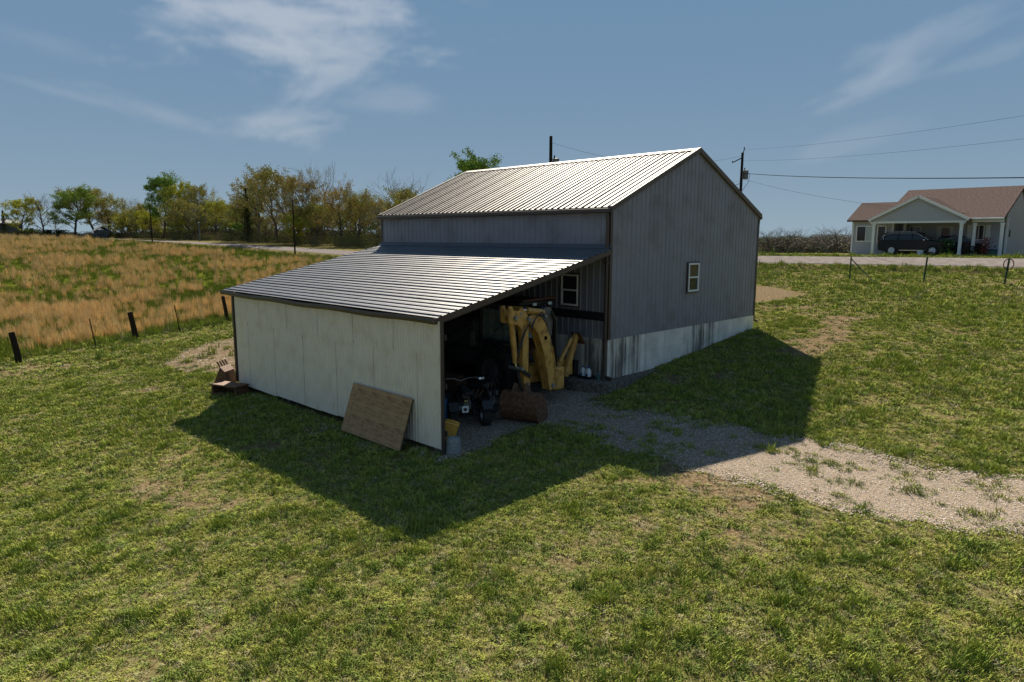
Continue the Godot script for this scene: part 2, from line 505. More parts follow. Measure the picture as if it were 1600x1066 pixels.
func on_gravel(x: float, v: float) -> bool:
	var q := Vector2(x, v)
	return (x < 1.0 and v < 11.0 and x > -7.5 and Geometry2D.is_point_in_polygon(q, poly_drive)) or (v > 11.0 and v < 22.0 and Geometry2D.is_point_in_polygon(q, poly_l)) or (x > 12.5 and x < 20.5 and v > 0.0 and v < 10.0 and Geometry2D.is_point_in_polygon(q, poly_r))
func flat_sheet(poly: PackedVector2Array, lift: float) -> MB:
	var m := B()
	# cut the outline by a grid so that the sheet follows the ground
	var lo := Vector2(1e9, 1e9)
	var hi := -lo
	for q in poly:
		lo = lo.min(q); hi = hi.max(q)
	var st := 0.8
	var ny := Vector3.UP
	var gx := lo.x
	while gx < hi.x:
		var gy := lo.y
		while gy < hi.y:
			var cell := PackedVector2Array([Vector2(gx, gy), Vector2(gx + st, gy), Vector2(gx + st, gy + st), Vector2(gx, gy + st)])
			for piece in Geometry2D.intersect_polygons(poly, cell):
				var ix := Geometry2D.triangulate_polygon(piece)
				for i in range(0, ix.size(), 3):
					var t := []
					for j in 3:
						var q: Vector2 = piece[ix[i + j]]
						var rim := 1e9
						for e in poly.size():
							rim = minf(rim, poly[e].distance_squared_to(q))
						t.append(Vector3(q.x, H(q.x, q.y) + (lift if rim > 0.0064 else -0.004), -q.y))
					if (t[1] - t[0]).cross(t[2] - t[0]).y < 0: t.reverse()
					m.trin(t[0], t[1], t[2], ny, ny, ny)
			gy += st
		gx += st
	return m

func ground() -> void:
	poly_drive = worn(DRIVE, 0.3)
	poly_l = worn(PATCH_L, 0.45)
	poly_r = worn(PATCH_R, 0.45)
	var xs := lines([[-900.0, -120.0, 60.0], [-120.0, -30.0, 10.0], [-30.0, 36.0, 0.4], [36.0, 64.0, 2.0], [64.0, 300.0, 12.0], [300.0, 2001.0, 60.0]])
	var vs := lines([[-900.0, -120.0, 60.0], [-120.0, -26.0, 8.0], [-26.0, 44.0, 0.4], [44.0, 200.0, 2.5], [200.0, 400.0, 15.0], [400.0, 2001.0, 60.0]])
	var nv := vs.size()
	var pos := PackedVector3Array()
	var col := PackedColorArray()
	var nor := PackedVector3Array()
	for x in xs:
		for v in vs:
			var h := H(x, v)
			pos.append(Vector3(x, h, -v))
			var c: Color
			var l := lush(x, v)
			if x > 62.0 or v > 190.0 or x < -80.0:
				c = Color(0.07, 0.075, 0.035).lerp(Color(0.10, 0.085, 0.05), l)
			elif v > 26.0 and x < 25.5:
				c = Color(0.095, 0.105, 0.022).lerp(Color(0.07, 0.105, 0.016), l)
			else:
				c = Color(0.145, 0.116, 0.083).lerp(Color(0.118, 0.115, 0.056), smoothstep(0.1, 0.55, l))
			c = c * 1.3
			c.a = 1.0
			col.append(c)
			var e := 0.3
			nor.append(Vector3(H(x - e, v) - H(x + e, v), 2.0 * e, H(x, v + e) - H(x, v - e)).normalized())
	var idx := PackedInt32Array()
	for i in xs.size() - 1:
		for j in nv - 1:
			var a := i * nv + j
			idx.append_array([a, a + 1, a + nv, a + nv, a + 1, a + nv + 1])
	var ar := []
	ar.resize(Mesh.ARRAY_MAX)
	ar[Mesh.ARRAY_VERTEX] = pos; ar[Mesh.ARRAY_NORMAL] = nor; ar[Mesh.ARRAY_COLOR] = col; ar[Mesh.ARRAY_INDEX] = idx
	var am := ArrayMesh.new()
	am.add_surface_from_arrays(Mesh.PRIMITIVE_TRIANGLES, ar)
	structure("ground", am, "lawn")
	structure("gravel_driveway", flat_sheet(poly_drive, 0.014), "gravel")
	structure("gravel_patch", flat_sheet(poly_l, 0.02), "dirt")
	structure("bare_patch", flat_sheet(poly_r, 0.02), "dirt")
	var rd := B()
	var v := -120.0
	while v < 174.0:
		var w := v + 2.5
		var q := []
		for e in [[28.55, -0.06], [28.75, 0.05], [32.4, 0.05], [32.6, -0.06]]:
			q.append([P(e[0], H(e[0], v) + e[1], v), P(e[0], H(e[0], w) + e[1], w)])
		for i in 3:
			rd.quad(q[i][0], q[i + 1][0], q[i + 1][1], q[i][1])
		v = w
	structure("road", rd, "asphalt")
const BW := 9.144
const BL := 11.18
const HE := 3.77
const HR := 5.71
const LW := 6.31
const LH := 1.158
const LA := 2.588
# across a sheet: [place, height] of one rib after another
func ribs(width: float, pitch: float, hgt: float, base: float, top: float, minor: float) -> Array:
	var a := []
	var s := 0.0
	while s < width - 0.01:
		var mid := s + pitch * 0.5
		a.append([maxf(s, 0.0), 0.0] if s == 0.0 else [s, 0.0])
		a.append([mid - base, 0.0]); a.append([mid - top, hgt]); a.append([mid + top, hgt]); a.append([mid + base, 0.0])
		if minor > 0.0:
			var q := s + pitch - 0.012
			if q < width - 0.03:
				a.append([q - 0.014, 0.0]); a.append([q, minor]); a.append([q + 0.010, 0.0])
		s += pitch
	if minor > 0.0:
		for k in 4: a[k + 1][1] *= 1.2
	a = a.filter(func(q): return q[0] < width)
	a.append([width, 0.0])
	return a
# a folded sheet: across du, folds standing along dn, running along dl from f0(s) to f1(s)
func sheet(m: MB, o: Vector3, du: Vector3, dn: Vector3, dl: Vector3, prof: Array, s0: float, f0: Callable, f1: Callable) -> void:
	for i in prof.size() - 1:
		var a: float = prof[i][0]
		var b: float = prof[i + 1][0]
		if b - a < 0.0005: continue
		var pa: Vector3 = o + du * a + dn * prof[i][1]
		var pb: Vector3 = o + du * b + dn * prof[i + 1][1]
		var q := [pa + dl * f0.call(s0 + a), pb + dl * f0.call(s0 + b), pb + dl * f1.call(s0 + b), pa + dl * f1.call(s0 + a)]
		if (q[1] - q[0]).cross(q[2] - q[0]).dot(dn) < 0: q.reverse()
		m.quad(q[0], q[1], q[2], q[3])

func barn() -> void:
	var base := P(0, 0, 0)
	var t := thing("metal_barn", "charcoal metal barn with gable roof, concrete base and cream-walled open lean-to", "barn", base)
	var px := Vector3.RIGHT
	var pv := Vector3(0, 0, -1)
	var up := Vector3.UP
	var pitch := (HR - HE) / (BW / 2.0)
	var roofline := func(s: float) -> float: return HE - 0.04 + pitch * (BW / 2.0 - absf(s - BW / 2.0))
	var zero := func(_s: float) -> float: return 0.0
	var wp := 0.9144
	var prof := ribs(wp, 0.2286, 0.019, 0.03, 0.009, 0.005)
	# gable walls
	for i in 10:
		var m := B(base)
		sheet(m, P(i * wp, 0, 0.06), px, -pv, up, prof, i * wp, zero, roofline)
		part(t, "wall_panel", m, "wall_metal")
	for i in 10:
		var m := B(base)
		sheet(m, P(i * wp, 0, BL - 0.06), px, pv, up, prof, i * wp, zero, roofline)
		part(t, "wall_panel", m, "wall_metal")
	var n := 12
	var sw := (BL - 0.12) / n
	var sprof := ribs(sw, sw / 4.0, 0.019, 0.03, 0.009, 0.005)
	var eave := func(_s: float) -> float: return HE - 0.05
	for side in 2:
		for i in n:
			var m := B(base)
			sheet(m, P(0.0 if side == 0 else BW, 0, 0.06 + i * sw), pv, -px if side == 0 else px, up, sprof, 0.0, zero, eave)
			part(t, "wall_panel", m, "wall_metal")
	# poured concrete base, its foot following the slope
	var conc := B(base)
	var foot := -2.3
	for w in [[0.0, 0.06, BW, 0.06, 0], [0.0, BL - 0.2, BW, BL - 0.2, 0]]:
		conc.box(P(BW / 2.0, (foot - 0.0) / 2.0, w[1] + 0.1), Vector3(BW, -foot - 0.004, 0.2))
	for xx in [0.1, BW - 0.1]:
		conc.box(P(xx, foot / 2.0, BL / 2.0), Vector3(0.2, -foot - 0.004, BL - 0.5))
	part(t, "foundation_wall", conc, "concrete", "water-stained poured concrete base wall")
	var joint := B(base)
	joint.box(P(BW / 2.0, -0.50, 0.057), Vector3(BW - 0.1, 0.018, 0.012))
	part(t, "form_line", joint, "concrete")
	var pad := B(base)
	pad.extrude([Vector2(-0.62, -0.28), Vector2(-0.55, -0.42), Vector2(0.1, -0.5), Vector2(1.2, -0.32), Vector2(2.6, -0.1), Vector2(2.6, 0.03), Vector2(0.0, 0.05), Vector2(-0.02, 2.6), Vector2(-0.75, 2.6), Vector2(-0.85, 0.6)], P(0, -1.62, 0), px, pv, up * 0.47)
	part(t, "footing", pad, "pad", "rough concrete footing ledge at the barn corner")
	# main roof
	var slope := Vector3(BW / 2.0, HR - HE, 0)
	var sl := slope.length() + 0.02
	var rw := BL / 12.0
	var rprof := ribs(rw, rw / 4.0, 0.030, 0.036, 0.012, 0.004)
	for side in 2:
		var d := slope.normalized() if side == 0 else Vector3(-slope.x, slope.y, 0).normalized()
		var nn := Vector3(-slope.y, slope.x, 0).normalized() if side == 0 else Vector3(slope.y, slope.x, 0).normalized()
		var o := P(0.0 if side == 0 else BW, HE, 0.0) - d * 0.06
		for i in 12:
			var m := B(base)
			sheet(m, o + pv * rw * i, pv, nn, d, rprof, 0.0, zero, func(_s): return sl + 0.04)
			part(t, "roof_panel", m, "roof_metal")
	var ridge := B(base)
	for s in [-1.0, 1.0]:
		var a := P(BW / 2.0, HR + 0.045, -0.03)
		var b := P(BW / 2.0 + s * 0.19, HR + 0.045 - 0.19 * pitch, -0.03)
		var q := [a, b, b + pv * (BL + 0.06), a + pv * (BL + 0.06)]
		if s > 0: q.reverse()
		ridge.quad(q[0], q[1], q[2], q[3])
	part(t, "ridge_cap", ridge, "roof_metal")
	# rake trims on both gables
	for e in 2:
		for s in 2:
			var tr := B(base)
			var vv := -0.035 if e == 0 else BL - 0.035
			var x0 := -0.07 if s == 0 else BW + 0.07
			tr.extrude([Vector2(x0, HE - 0.03 + 0.03), Vector2(BW / 2.0, HR + 0.055), Vector2(BW / 2.0, HR - 0.10), Vector2(x0, HE - 0.155)], P(0, 0, vv), px, up, pv * 0.07)
			part(t, "rake_trim", tr, "roof_metal")
	# eave gutters and corner trims
	for s in 2:
		var gt := B(base)
		var gx := -0.13 if s == 0 else BW + 0.13
		gt.box(P(gx, HE - 0.12, BL / 2.0), Vector3(0.12, 0.13, BL), Basis.IDENTITY, 0.02)
		part(t, "gutter", gt, "brown_trim")
	for cx in [0.0, BW]:
		for cv in [0.0, BL]:
			var ct := B(base)
			var inx := 1.0 if cx == 0.0 else -1.0
			var inv := 1.0 if cv == 0.0 else -1.0
			var fx: float = cx - inx * 0.026
			var fv: float = cv + inv * 0.034
			ct.box(P(fx + inx * 0.05, HE / 2.0 - 0.06, fv), Vector3(0.10, HE - 0.14, 0.006))
			ct.box(P(fx, HE / 2.0 - 0.06, fv + inv * 0.06), Vector3(0.006, HE - 0.14, 0.118))
			part(t, "corner_trim", ct, "brown_trim")
	var ds := B(base)
	ds.tube([P(-0.13, HE - 0.16, 0.10), P(-0.085, HE - 0.42, 0.10), P(-0.085, 0.12, 0.10), P(-0.085, -0.98, 0.10), P(-0.12, -1.06, 0.02), P(-0.13, -1.09, -0.16)], [0.05, 0.05, 0.05, 0.052, 0.052, 0.055], 8)
	part(t, "downspout", ds, "brown_trim")
	for hh in [2.2, 0.0]:
		var st := B(base)
		st.box(P(-0.085, hh, 0.10), Vector3(0.13, 0.03, 0.13))
		part(t, "downspout_strap", st, "brown_trim")
	var ds2 := B(base)
	ds2.tube([P(BW + 0.13, HE - 0.16, 0.10), P(BW + 0.085, HE - 0.42, 0.10), P(BW + 0.085, -0.12, 0.10), P(BW + 0.13, -0.2, 0.08), P(BW + 0.28, -0.24, 0.06)], [0.045, 0.045, 0.045, 0.045, 0.05], 8)
	part(t, "downspout", ds2, "brown_trim")
	window(t, base, P(4.52, 1.62, 0.045), px, -pv, 0.66, 0.93)
	window(t, base, P(-0.004, 1.36, 1.48), pv, -px, 0.66, 0.93)
	var dark_band := B(base)
	dark_band.box(P(-0.04, 0.66, 1.6), Vector3(0.05, 0.24, 3.0))  # plain dark strip running along the barn side wall
	part(t, "dark_wall_band", dark_band, "black_paint")
	# lean-to roof: its sheets run the length of the shed
	var ls := Vector3(LW, LA - LH, 0)
	var ld := ls.normalized()
	var ln := Vector3(-ls.y, ls.x, 0).normalized()
	var lw := ls.length() / 7.0
	var lprof := ribs(lw, lw / 4.0, 0.026, 0.034, 0.012, 0.004)
	for i in 7:
		var m := B(base)
		sheet(m, P(-LW, LH, 0) + ld * lw * i + ln * 0.003 * (i % 2), ld, ln, pv, lprof, 0.0, func(_s): return -0.03, func(_s): return BL + 0.03)
		part(t, "lean_to_roof_panel", m, "lean_metal")
	var flash := B(base)
	flash.quad(P(-0.03, LA + 0.13, 0.0), P(-0.03, LA + 0.13, BL), P(-0.12, LA + 0.012, BL), P(-0.12, LA + 0.012, 0.0))
	part(t, "flashing", flash, "lean_metal")
	for vv in [0.0, BL - 0.04]:
		var rk := B(base)
		rk.extrude([Vector2(-LW, LH - 0.012), Vector2(0.0, LA - 0.012), Vector2(0.0, LA - 0.15), Vector2(-LW, LH - 0.15)], P(0, 0, vv), px, up, pv * 0.04)
		part(t, "lean_to_rake_board", rk, "brown_trim")
	var lg := B(base)
	var pts := []
	var rr := []
	for i in 25:
		var q := i / 24.0
		pts.append(P(-LW - 0.05, LH - 0.075 + 0.014 * sin(q * 21.0) - 0.02 * sin(q * 3.1), -0.02 + q * (BL + 0.02)))
	for i in 24:
		var a: Vector3 = pts[i]
		var b: Vector3 = pts[i + 1]
		var prf := [Vector2(-0.055, 0.065), Vector2(-0.065, 0.0), Vector2(-0.045, -0.07), Vector2(0.05, -0.07)]
		for k in 3:
			lg.quad(a + Vector3(prf[k].x, prf[k].y, 0), b + Vector3(prf[k].x, prf[k].y, 0), b + Vector3(prf[k + 1].x, prf[k + 1].y, 0), a + Vector3(prf[k + 1].x, prf[k + 1].y, 0))
	lg.box(P(-LW - 0.05, LH - 0.075, -0.02), Vector3(0.11, 0.13, 0.004))
	part(t, "lean_to_gutter", lg, "brown_trim")
	# lean-to wall: two courses of second-hand cream sheets
	var cw := 0.88
	var cprof := ribs(cw, 0.11, 0.016, 0.024, 0.010, 0.0)
	for i in 12:
		var seam := 0.28 + 0.05 * sin(i * 2.7) - 0.012 * i
		for k in 2:
			var m := B(base)
			var lift := 0.006 * ((i + k) % 2) + (0.012 if k == 1 else 0.0)
			var b0 := -1.83 - 0.008 * i + 0.012 * sin(i * 1.9)
			sheet(m, P(-LW + 0.06 - lift, 0, -0.08 + i * cw), pv, -px, up, cprof, 0.0, (func(_s): return b0) if k == 0 else (func(_s): return seam), (func(_s): return seam + 0.06) if k == 0 else (func(_s): return LH - 0.08))
			part(t, "lean_to_wall_panel", m, "cream_metal")
	for i in 7:
		var m := B(base)
		sheet(m, P(-LW + 0.1 + i * 0.8857, 0, 10.47), px, pv, up, ribs(0.8857, 0.2214, 0.018, 0.03, 0.01, 0.0), 0.0, func(_s): return -2.2, func(s): return LH - 0.1 + (i * 0.8857 + s) * 0.2266)
		part(t, "lean_to_end_panel", m, "wall_metal")
	for vv in [-0.02, 3.6, 7.1, 10.42]:
		var ps := B(base)
		ps.box(P(-LW + 0.12, -0.55, vv + 0.02), Vector3(0.09, 3.2, 0.12), Basis.IDENTITY, 0.008)
		part(t, "lean_to_post", ps, "dark_wood")
	var ctr := B(base)
	ctr.box(P(-LW + 0.055, -0.37, -0.098), Vector3(0.07, 2.92, 0.006))
	part(t, "lean_to_corner_trim", ctr, "brown_trim")
	var ctf := B(base)
	ctf.box(P(-LW + 0.03, -0.37, 10.53), Vector3(0.08, 2.96, 0.09))
	part(t, "lean_to_corner_trim", ctf, "brown_trim")
	for i in 6:
		var rf := B(base)
		var vv := 0.14 + i * 2.06
		rf.extrude([Vector2(-LW + 0.1, LH - 0.02), Vector2(0.0, LA - 0.04), Vector2(0.0, LA - 0.22), Vector2(-LW + 0.1, LH - 0.2)], P(0, 0, vv), px, up, pv * 0.05)
		part(t, "rafter", rf, "dark_wood")
	for i in 3:
		var gb := B(base)
		gb.box(P(-LW + 0.22, -1.5 + i * 1.1, 5.1), Vector3(0.04, 0.13, 10.3))
		part(t, "wall_girt", gb, "dark_wood")

func window(t: Node, base: Vector3, c: Vector3, du: Vector3, dn: Vector3, w: float, h: float) -> void:
	var up := Vector3.UP
	var bs := Basis(du, up, dn)
	var fr := B(base)
	var f := 0.055
	for s in [-1.0, 1.0]:
		fr.box(c + du * s * (w / 2.0 - f / 2.0) + dn * 0.03, Vector3(f, h, 0.06), bs, 0.006)
		fr.box(c + up * s * (h / 2.0 - f / 2.0) + dn * 0.032, Vector3(w - 2.0 * f, f, 0.06), bs, 0.006)
	var o := part(t, "window", fr, "white_vinyl")
	var tm := B(base)
	for s in [-1.0, 1.0]:
		tm.box(c + du * s * (w / 2.0 + 0.022) + dn * 0.022, Vector3(0.04, h + 0.084, 0.035), bs)
		tm.box(c + up * s * (h / 2.0 + 0.022) + dn * 0.022, Vector3(w, 0.04, 0.035), bs)
	part(o, "window_trim", tm, "brown_trim")
	var mr := B(base)
	mr.box(c + dn * 0.036, Vector3(w - 2.0 * f, 0.05, 0.05), bs, 0.006)
	part(o, "meeting_rail", mr, "white_vinyl")
	for s in [-1.0, 1.0]:
		var g := B(base)
		g.box(c + up * s * (h / 4.0 - 0.012) + dn * (0.026 if s > 0 else 0.016), Vector3(w - 2.0 * f, h / 2.0 - f - 0.02, 0.006), bs)
		part(o, "pane", g, "house_glass")
func yard() -> void:
	# plywood sheet leaning on the lean-to wall
	var o := P(-6.74, -1.97, 2.15)
	var t := thing("plywood_sheet", "weathered brown plywood sheet leaning against the cream lean-to wall", "plywood", o)
	var lean := Basis(Vector3(0, 0, 1), -0.335)
	var bs := lean * Basis(Vector3.UP, 0.0)
	var m := B(o)
	m.box(o + bs * Vector3(0.02, 0.62, 0), Vector3(0.022, 1.24, 2.5), bs, 0.003)
	part(t, "board", m, "plywood")
	for s in [-1.0, 1.0]:
		var r := B(o)
		r.box(o + bs * Vector3(0.052, 0.62, s * 1.2), Vector3(0.04, 1.2, 0.085), bs, 0.004)
		part(t, "batten", r, "grey_wood")
	# rusty buckets by the far corner
	var bo := G(-6.85, 9.95)
	var b := thing("digger_bucket", "rusty steel digger bucket lying open beside the lean-to's end corner", "digger bucket", bo)
	var yb := Basis(Vector3.UP, 0.35)
	var parts := B(bo)
	parts.box(bo + yb * Vector3(0.05, 0.33, 0), Vector3(0.55, 0.05, 1.15), yb, 0.01)
	part(b, "top_plate", parts, "rust")
	var bk := B(bo)
	bk.box(bo + yb * Vector3(0.29, 0.17, 0), Vector3(0.05, 0.3, 1.1), yb, 0.01)
	part(b, "back_plate", bk, "rust")
	var bt := B(bo)
	bt.box(bo + yb * Vector3(0.03, 0.03, 0), Vector3(0.5, 0.05, 1.05), yb, 0.01)
	part(b, "bottom_plate", bt, "rust")
	for s in [-1.0, 1.0]:
		var sd := B(bo)
		sd.box(bo + yb * Vector3(0.03, 0.17, s * 0.5), Vector3(0.44, 0.27, 0.06), yb, 0.01)
		part(b, "side_plate", sd, "rust")
	var uo := G(-6.62, 11.0)
	var u := thing("trenching_bucket", "narrow rusty toothed bucket standing upright at the lean-to corner", "digger bucket", uo)
	var prof := [Vector2(-0.22, 0.0), Vector2(0.28, 0.0), Vector2(0.36, 0.25), Vector2(0.30, 0.62), Vector2(0.14, 0.78), Vector2(0.10, 0.72), Vector2(0.20, 0.55), Vector2(0.22, 0.25), Vector2(0.15, 0.12), Vector2(-0.2, 0.10)]
	var ax := Vector3(cos(0.9), 0, sin(0.9))
	var az := Vector3(-sin(0.9), 0, cos(0.9))
	var sh := B(uo)
	sh.extrude(prof, uo - az * 0.28, ax, Vector3.UP, az * 0.56)
	part(u, "shell", sh, "rust")
	for s in [-0.3, 0.28]:
		var sp := B(uo)
		sp.extrude([Vector2(-0.22, 0.0), Vector2(0.28, 0.0), Vector2(0.36, 0.25), Vector2(0.30, 0.62), Vector2(0.14, 0.78), Vector2(-0.02, 0.4)], uo + az * s, ax, Vector3.UP, az * 0.025)
		part(u, "side_plate", sp, "rust")
	for i in 4:
		var th := B(uo)
		th.beam(uo + az * (-0.24 + 0.16 * i) + ax * 0.13 + Vector3.UP * 0.74, uo + az * (-0.24 + 0.16 * i) + ax * 0.02 + Vector3.UP * 0.95, 0.06, 0.05, 0.01)
		part(u, "tooth", th, "rust")
	# bits of broken block along the wall foot
	for i in 4:
		var q := G(-6.42, [9.0, 8.6, 8.3, 0.4][i])
		var ck := B(q)
		ck.lathe([Vector2(0.0, -0.03), Vector2(0.07, 0.0), Vector2(0.055, 0.06), Vector2(0.0, 0.075)], q, Basis(Vector3.UP, i * 1.3).scaled(Vector3(1.4, 0.8, 0.9)), 7, false)
		solo("broken_block", ck, "mortar_white", "pale broken chunk of concrete at the foot of the cream wall", "rubble", "chunks along the lean-to wall")

func wheel(t: Node, base: Vector3, c: Vector3, ax: Vector3, r: float, w: float, rim := "steel", lugs := 0) -> void:
	var y := ax.normalized()
	var x := y.cross(Vector3.UP).normalized()
	var b := Basis(x, y, x.cross(y))
	var m := B(base)
	m.lathe([Vector2(r * 0.58, -w * 0.42), Vector2(r * 0.8, -w * 0.5), Vector2(r * 0.95, -w * 0.46), Vector2(r, -w * 0.3), Vector2(r, w * 0.3), Vector2(r * 0.95, w * 0.46), Vector2(r * 0.8, w * 0.5), Vector2(r * 0.58, w * 0.42)], c, b, 24)
	for k in lugs:
		var a := TAU * k / lugs
		var d := b * Vector3(cos(a), 0, sin(a))
		for s in [-1.0, 1.0]:
			m.box(c + d * (r + 0.008) + y * s * w * 0.24, Vector3(0.035 * r / 0.3, 0.03 * r / 0.3, w * 0.46), Basis(d.cross(y), d, y).rotated(d, s * 0.5))
	var o := part(t, "wheel", m, "rubber")
	var rm := B(base)
	rm.lathe([Vector2(0.0, w * 0.34), Vector2(r * 0.2, w * 0.34), Vector2(r * 0.3, w * 0.26), Vector2(r * 0.5, w * 0.3), Vector2(r * 0.62, w * 0.44), Vector2(r * 0.58, -w * 0.4), Vector2(r * 0.5, -w * 0.1), Vector2(r * 0.3, -w * 0.08), Vector2(0.0, -w * 0.2)], c, b, 20)
	part(o, "rim", rm, rim)

func backhoe() -> void:
	var gy := H(-1.5, 2.5)
	var o := P(-1.5, gy, 2.2)
	var t := thing("backhoe_loader", "worn yellow backhoe loader parked in the lean-to, its arm folded up", "backhoe", o)
	var px := Vector3.RIGHT
	var pv := Vector3(0, 0, -1)
	var up := Vector3.UP
	var pl := 0.25
	var dx := -0.2
	var ex := func(called: String, poly: Array, v0: float, th: float, m: String) -> MeshInstance3D:
		var b := B(o)
		b.extrude(poly, P(dx, 0, v0), px, up, pv * th)
		return part(t, called, b, m)
	# boom: two curved side plates and a web between them
	var boom := [Vector2(-3.06, 0.92), Vector2(-2.85, 0.96), Vector2(-2.6, 0.9), Vector2(-2.42, 0.72), Vector2(-2.25, 0.35), Vector2(-2.10, -0.30), Vector2(-1.98, -1.06), Vector2(-2.22, -1.10), Vector2(-2.33, -0.6), Vector2(-2.46, -0.05), Vector2(-2.66, 0.42), Vector2(-2.86, 0.66), Vector2(-3.04, 0.74)]
	var bo: MeshInstance3D = ex.call("boom", boom, pl - 0.13, 0.04, "yellow_paint")
	var b2 := B(o)
	b2.extrude(boom, P(dx, 0, pl + 0.09), px, up, pv * 0.04)
	part(bo, "side_plate", b2, "yellow_paint")
	var web := B(o)
	for i in range(7, 12):
		var a: Vector2 = boom[i]
		var c: Vector2 = boom[i + 1]
		web.quad(P(dx + a.x + 0.03, a.y, pl - 0.09), P(dx + c.x + 0.03, c.y, pl - 0.09), P(dx + c.x + 0.03, c.y, pl + 0.09), P(dx + a.x + 0.03, a.y, pl + 0.09))
	for i in range(1, 6):
		var a: Vector2 = boom[i]
		var c: Vector2 = boom[i + 1]
		web.quad(P(dx + a.x - 0.02, a.y - 0.02, pl - 0.09), P(dx + c.x - 0.02, c.y - 0.02, pl - 0.09), P(dx + c.x - 0.02, c.y - 0.02, pl + 0.09), P(dx + a.x - 0.02, a.y - 0.02, pl + 0.09))
	part(bo, "web", web, "yellow_paint")
	var dc := B(o)
	dc.lathe([Vector2(0.0, 0.0), Vector2(0.055, 0.0), Vector2(0.055, 0.002), Vector2(0.0, 0.002)], P(dx - 2.40, 0.32, pl - 0.133), Basis(px, -pv, up), 12)
	part(bo, "decal", dc, "jug_white")
	ex.call("boom_bracket", [Vector2(-2.5, 0.86), Vector2(-2.44, 1.06), Vector2(-2.3, 1.12), Vector2(-2.13, 1.08), Vector2(-2.06, 0.7), Vector2(-2.12, 0.35), Vector2(-2.24, 0.4), Vector2(-2.3, 0.7)], pl - 0.08, 0.16, "cab_grey")
	# dipper arm and its head
	var dip: MeshInstance3D = ex.call("dipper_arm", [Vector2(-3.32, 1.2), Vector2(-3.2, 1.14), Vector2(-3.06, 1.02), Vector2(-3.0, 0.84), Vector2(-2.99, 0.0), Vector2(-3.0, -0.5), Vector2(-2.93, -0.78), Vector2(-2.97, -0.92), Vector2(-3.1, -0.92), Vector2(-3.16, -0.72), Vector2(-3.2, -0.2), Vector2(-3.2, 0.35), Vector2(-3.26, 0.62), Vector2(-3.42, 0.78), Vector2(-3.44, 0.92)], pl - 0.08, 0.15, "yellow_paint")
	for s in [-0.16, 0.09]:
		var hp := B(o)
		hp.extrude([Vector2(-3.78, 1.22), Vector2(-3.68, 1.24), Vector2(-3.62, 1.12), Vector2(-3.45, 1.1), Vector2(-3.3, 1.2), Vector2(-3.28, 0.86), Vector2(-3.5, 0.76), Vector2(-3.76, 0.82)], P(dx, 0, pl + s), px, up, pv * 0.06)
		part(dip, "head_plate", hp, "yellow_paint")
	var pin := B(o)
	pin.rod(P(dx - 3.58, 0.94, pl - 0.24), P(dx - 3.58, 0.94, pl + 0.22), 0.05, 10)
	part(dip, "pin", pin, "steel")
	var cyl := func(called: String, a: Vector3, b: Vector3, r: float, share: float) -> void:
		var body := B(o)
		body.rod(a, a.lerp(b, share), r, 12)
		var cc := part(t, called, body, "yellow_paint")
		var rod := B(o)
		rod.rod(a.lerp(b, share), b, r * 0.5, 10)
		part(cc, "piston_rod", rod, "chrome")
	cyl.call("bucket_cylinder", P(dx - 3.56, 0.82, pl - 0.02), P(dx - 3.38, -0.36, pl - 0.02), 0.075, 0.88)
	cyl.call("dipper_cylinder", P(dx - 2.4, 0.98, pl - 0.02), P(dx - 3.18, 1.10, pl - 0.02), 0.085, 0.78)
	cyl.call("boom_cylinder", P(dx - 1.78, -1.0, pl + 0.02), P(dx - 2.2, 0.75, pl + 0.02), 0.07, 0.6)
	for pn in [[-3.03, 0.86, 0.055], [-3.36, 1.02, 0.04], [-2.42, 0.9, 0.045], [-2.1, -0.98, 0.06], [-3.06, -0.82, 0.045]]:
		var pm := B(o)
		pm.rod(P(dx + pn[0], pn[1], pl - 0.17), P(dx + pn[0], pn[1], pl + 0.16), pn[2], 12)
		part(t, "pivot_pin", pm, "steel")
	for i in 3:
		var dh := B(o)
		dh.tube([P(dx - 3.0, 0.8 - i * 0.03, pl - 0.14), P(dx - 3.2 - i * 0.03, 0.55, pl - 0.16), P(dx - 3.34 - i * 0.03, 0.15, pl - 0.13), P(dx - 3.42, -0.1 - i * 0.06, pl - 0.09)], [0.014, 0.014, 0.014, 0.014], 5)
		part(t, "hose", dh, "hose")
	# linkage and bucket
	var lk := B(o)
	lk.beam(P(dx - 3.38, -0.36, pl - 0.16), P(dx - 3.02, -0.6, pl - 0.16), 0.05, 0.1, 0.01)
	var lo := part(t, "bucket_link", lk, "black_paint")
	var lk2 := B(o)
	lk2.beam(P(dx - 3.40, -0.38, pl - 0.1), P(dx - 3.3, -0.86, pl - 0.1), 0.05, 0.09, 0.01)
	part(lo, "link_arm", lk2, "black_paint")
	var cr := B(o)
	cr.rod(P(dx - 3.38, -0.36, pl - 0.26), P(dx - 3.38, -0.36, pl + 0.22), 0.045, 8)
	part(lo, "cross_pin", cr, "steel")
	var c0 := P(-3.42, H(-3.5, 0.1) + 0.02, 0.06)
	var wd := P(0.30, 0, -0.95).normalized()
	var fd := wd.cross(up).normalized()
	if fd.x > 0: fd = -fd
	var shell := [Vector2(-0.28, 0.0), Vector2(-0.20, 0.42), Vector2(-0.02, 0.66), Vector2(0.16, 0.77), Vector2(0.28, 0.75), Vector2(0.38, 0.62), Vector2(0.43, 0.45), Vector2(0.42, 0.28), Vector2(0.35, 0.12), Vector2(0.22, 0.01)]
	var bk := B(o)
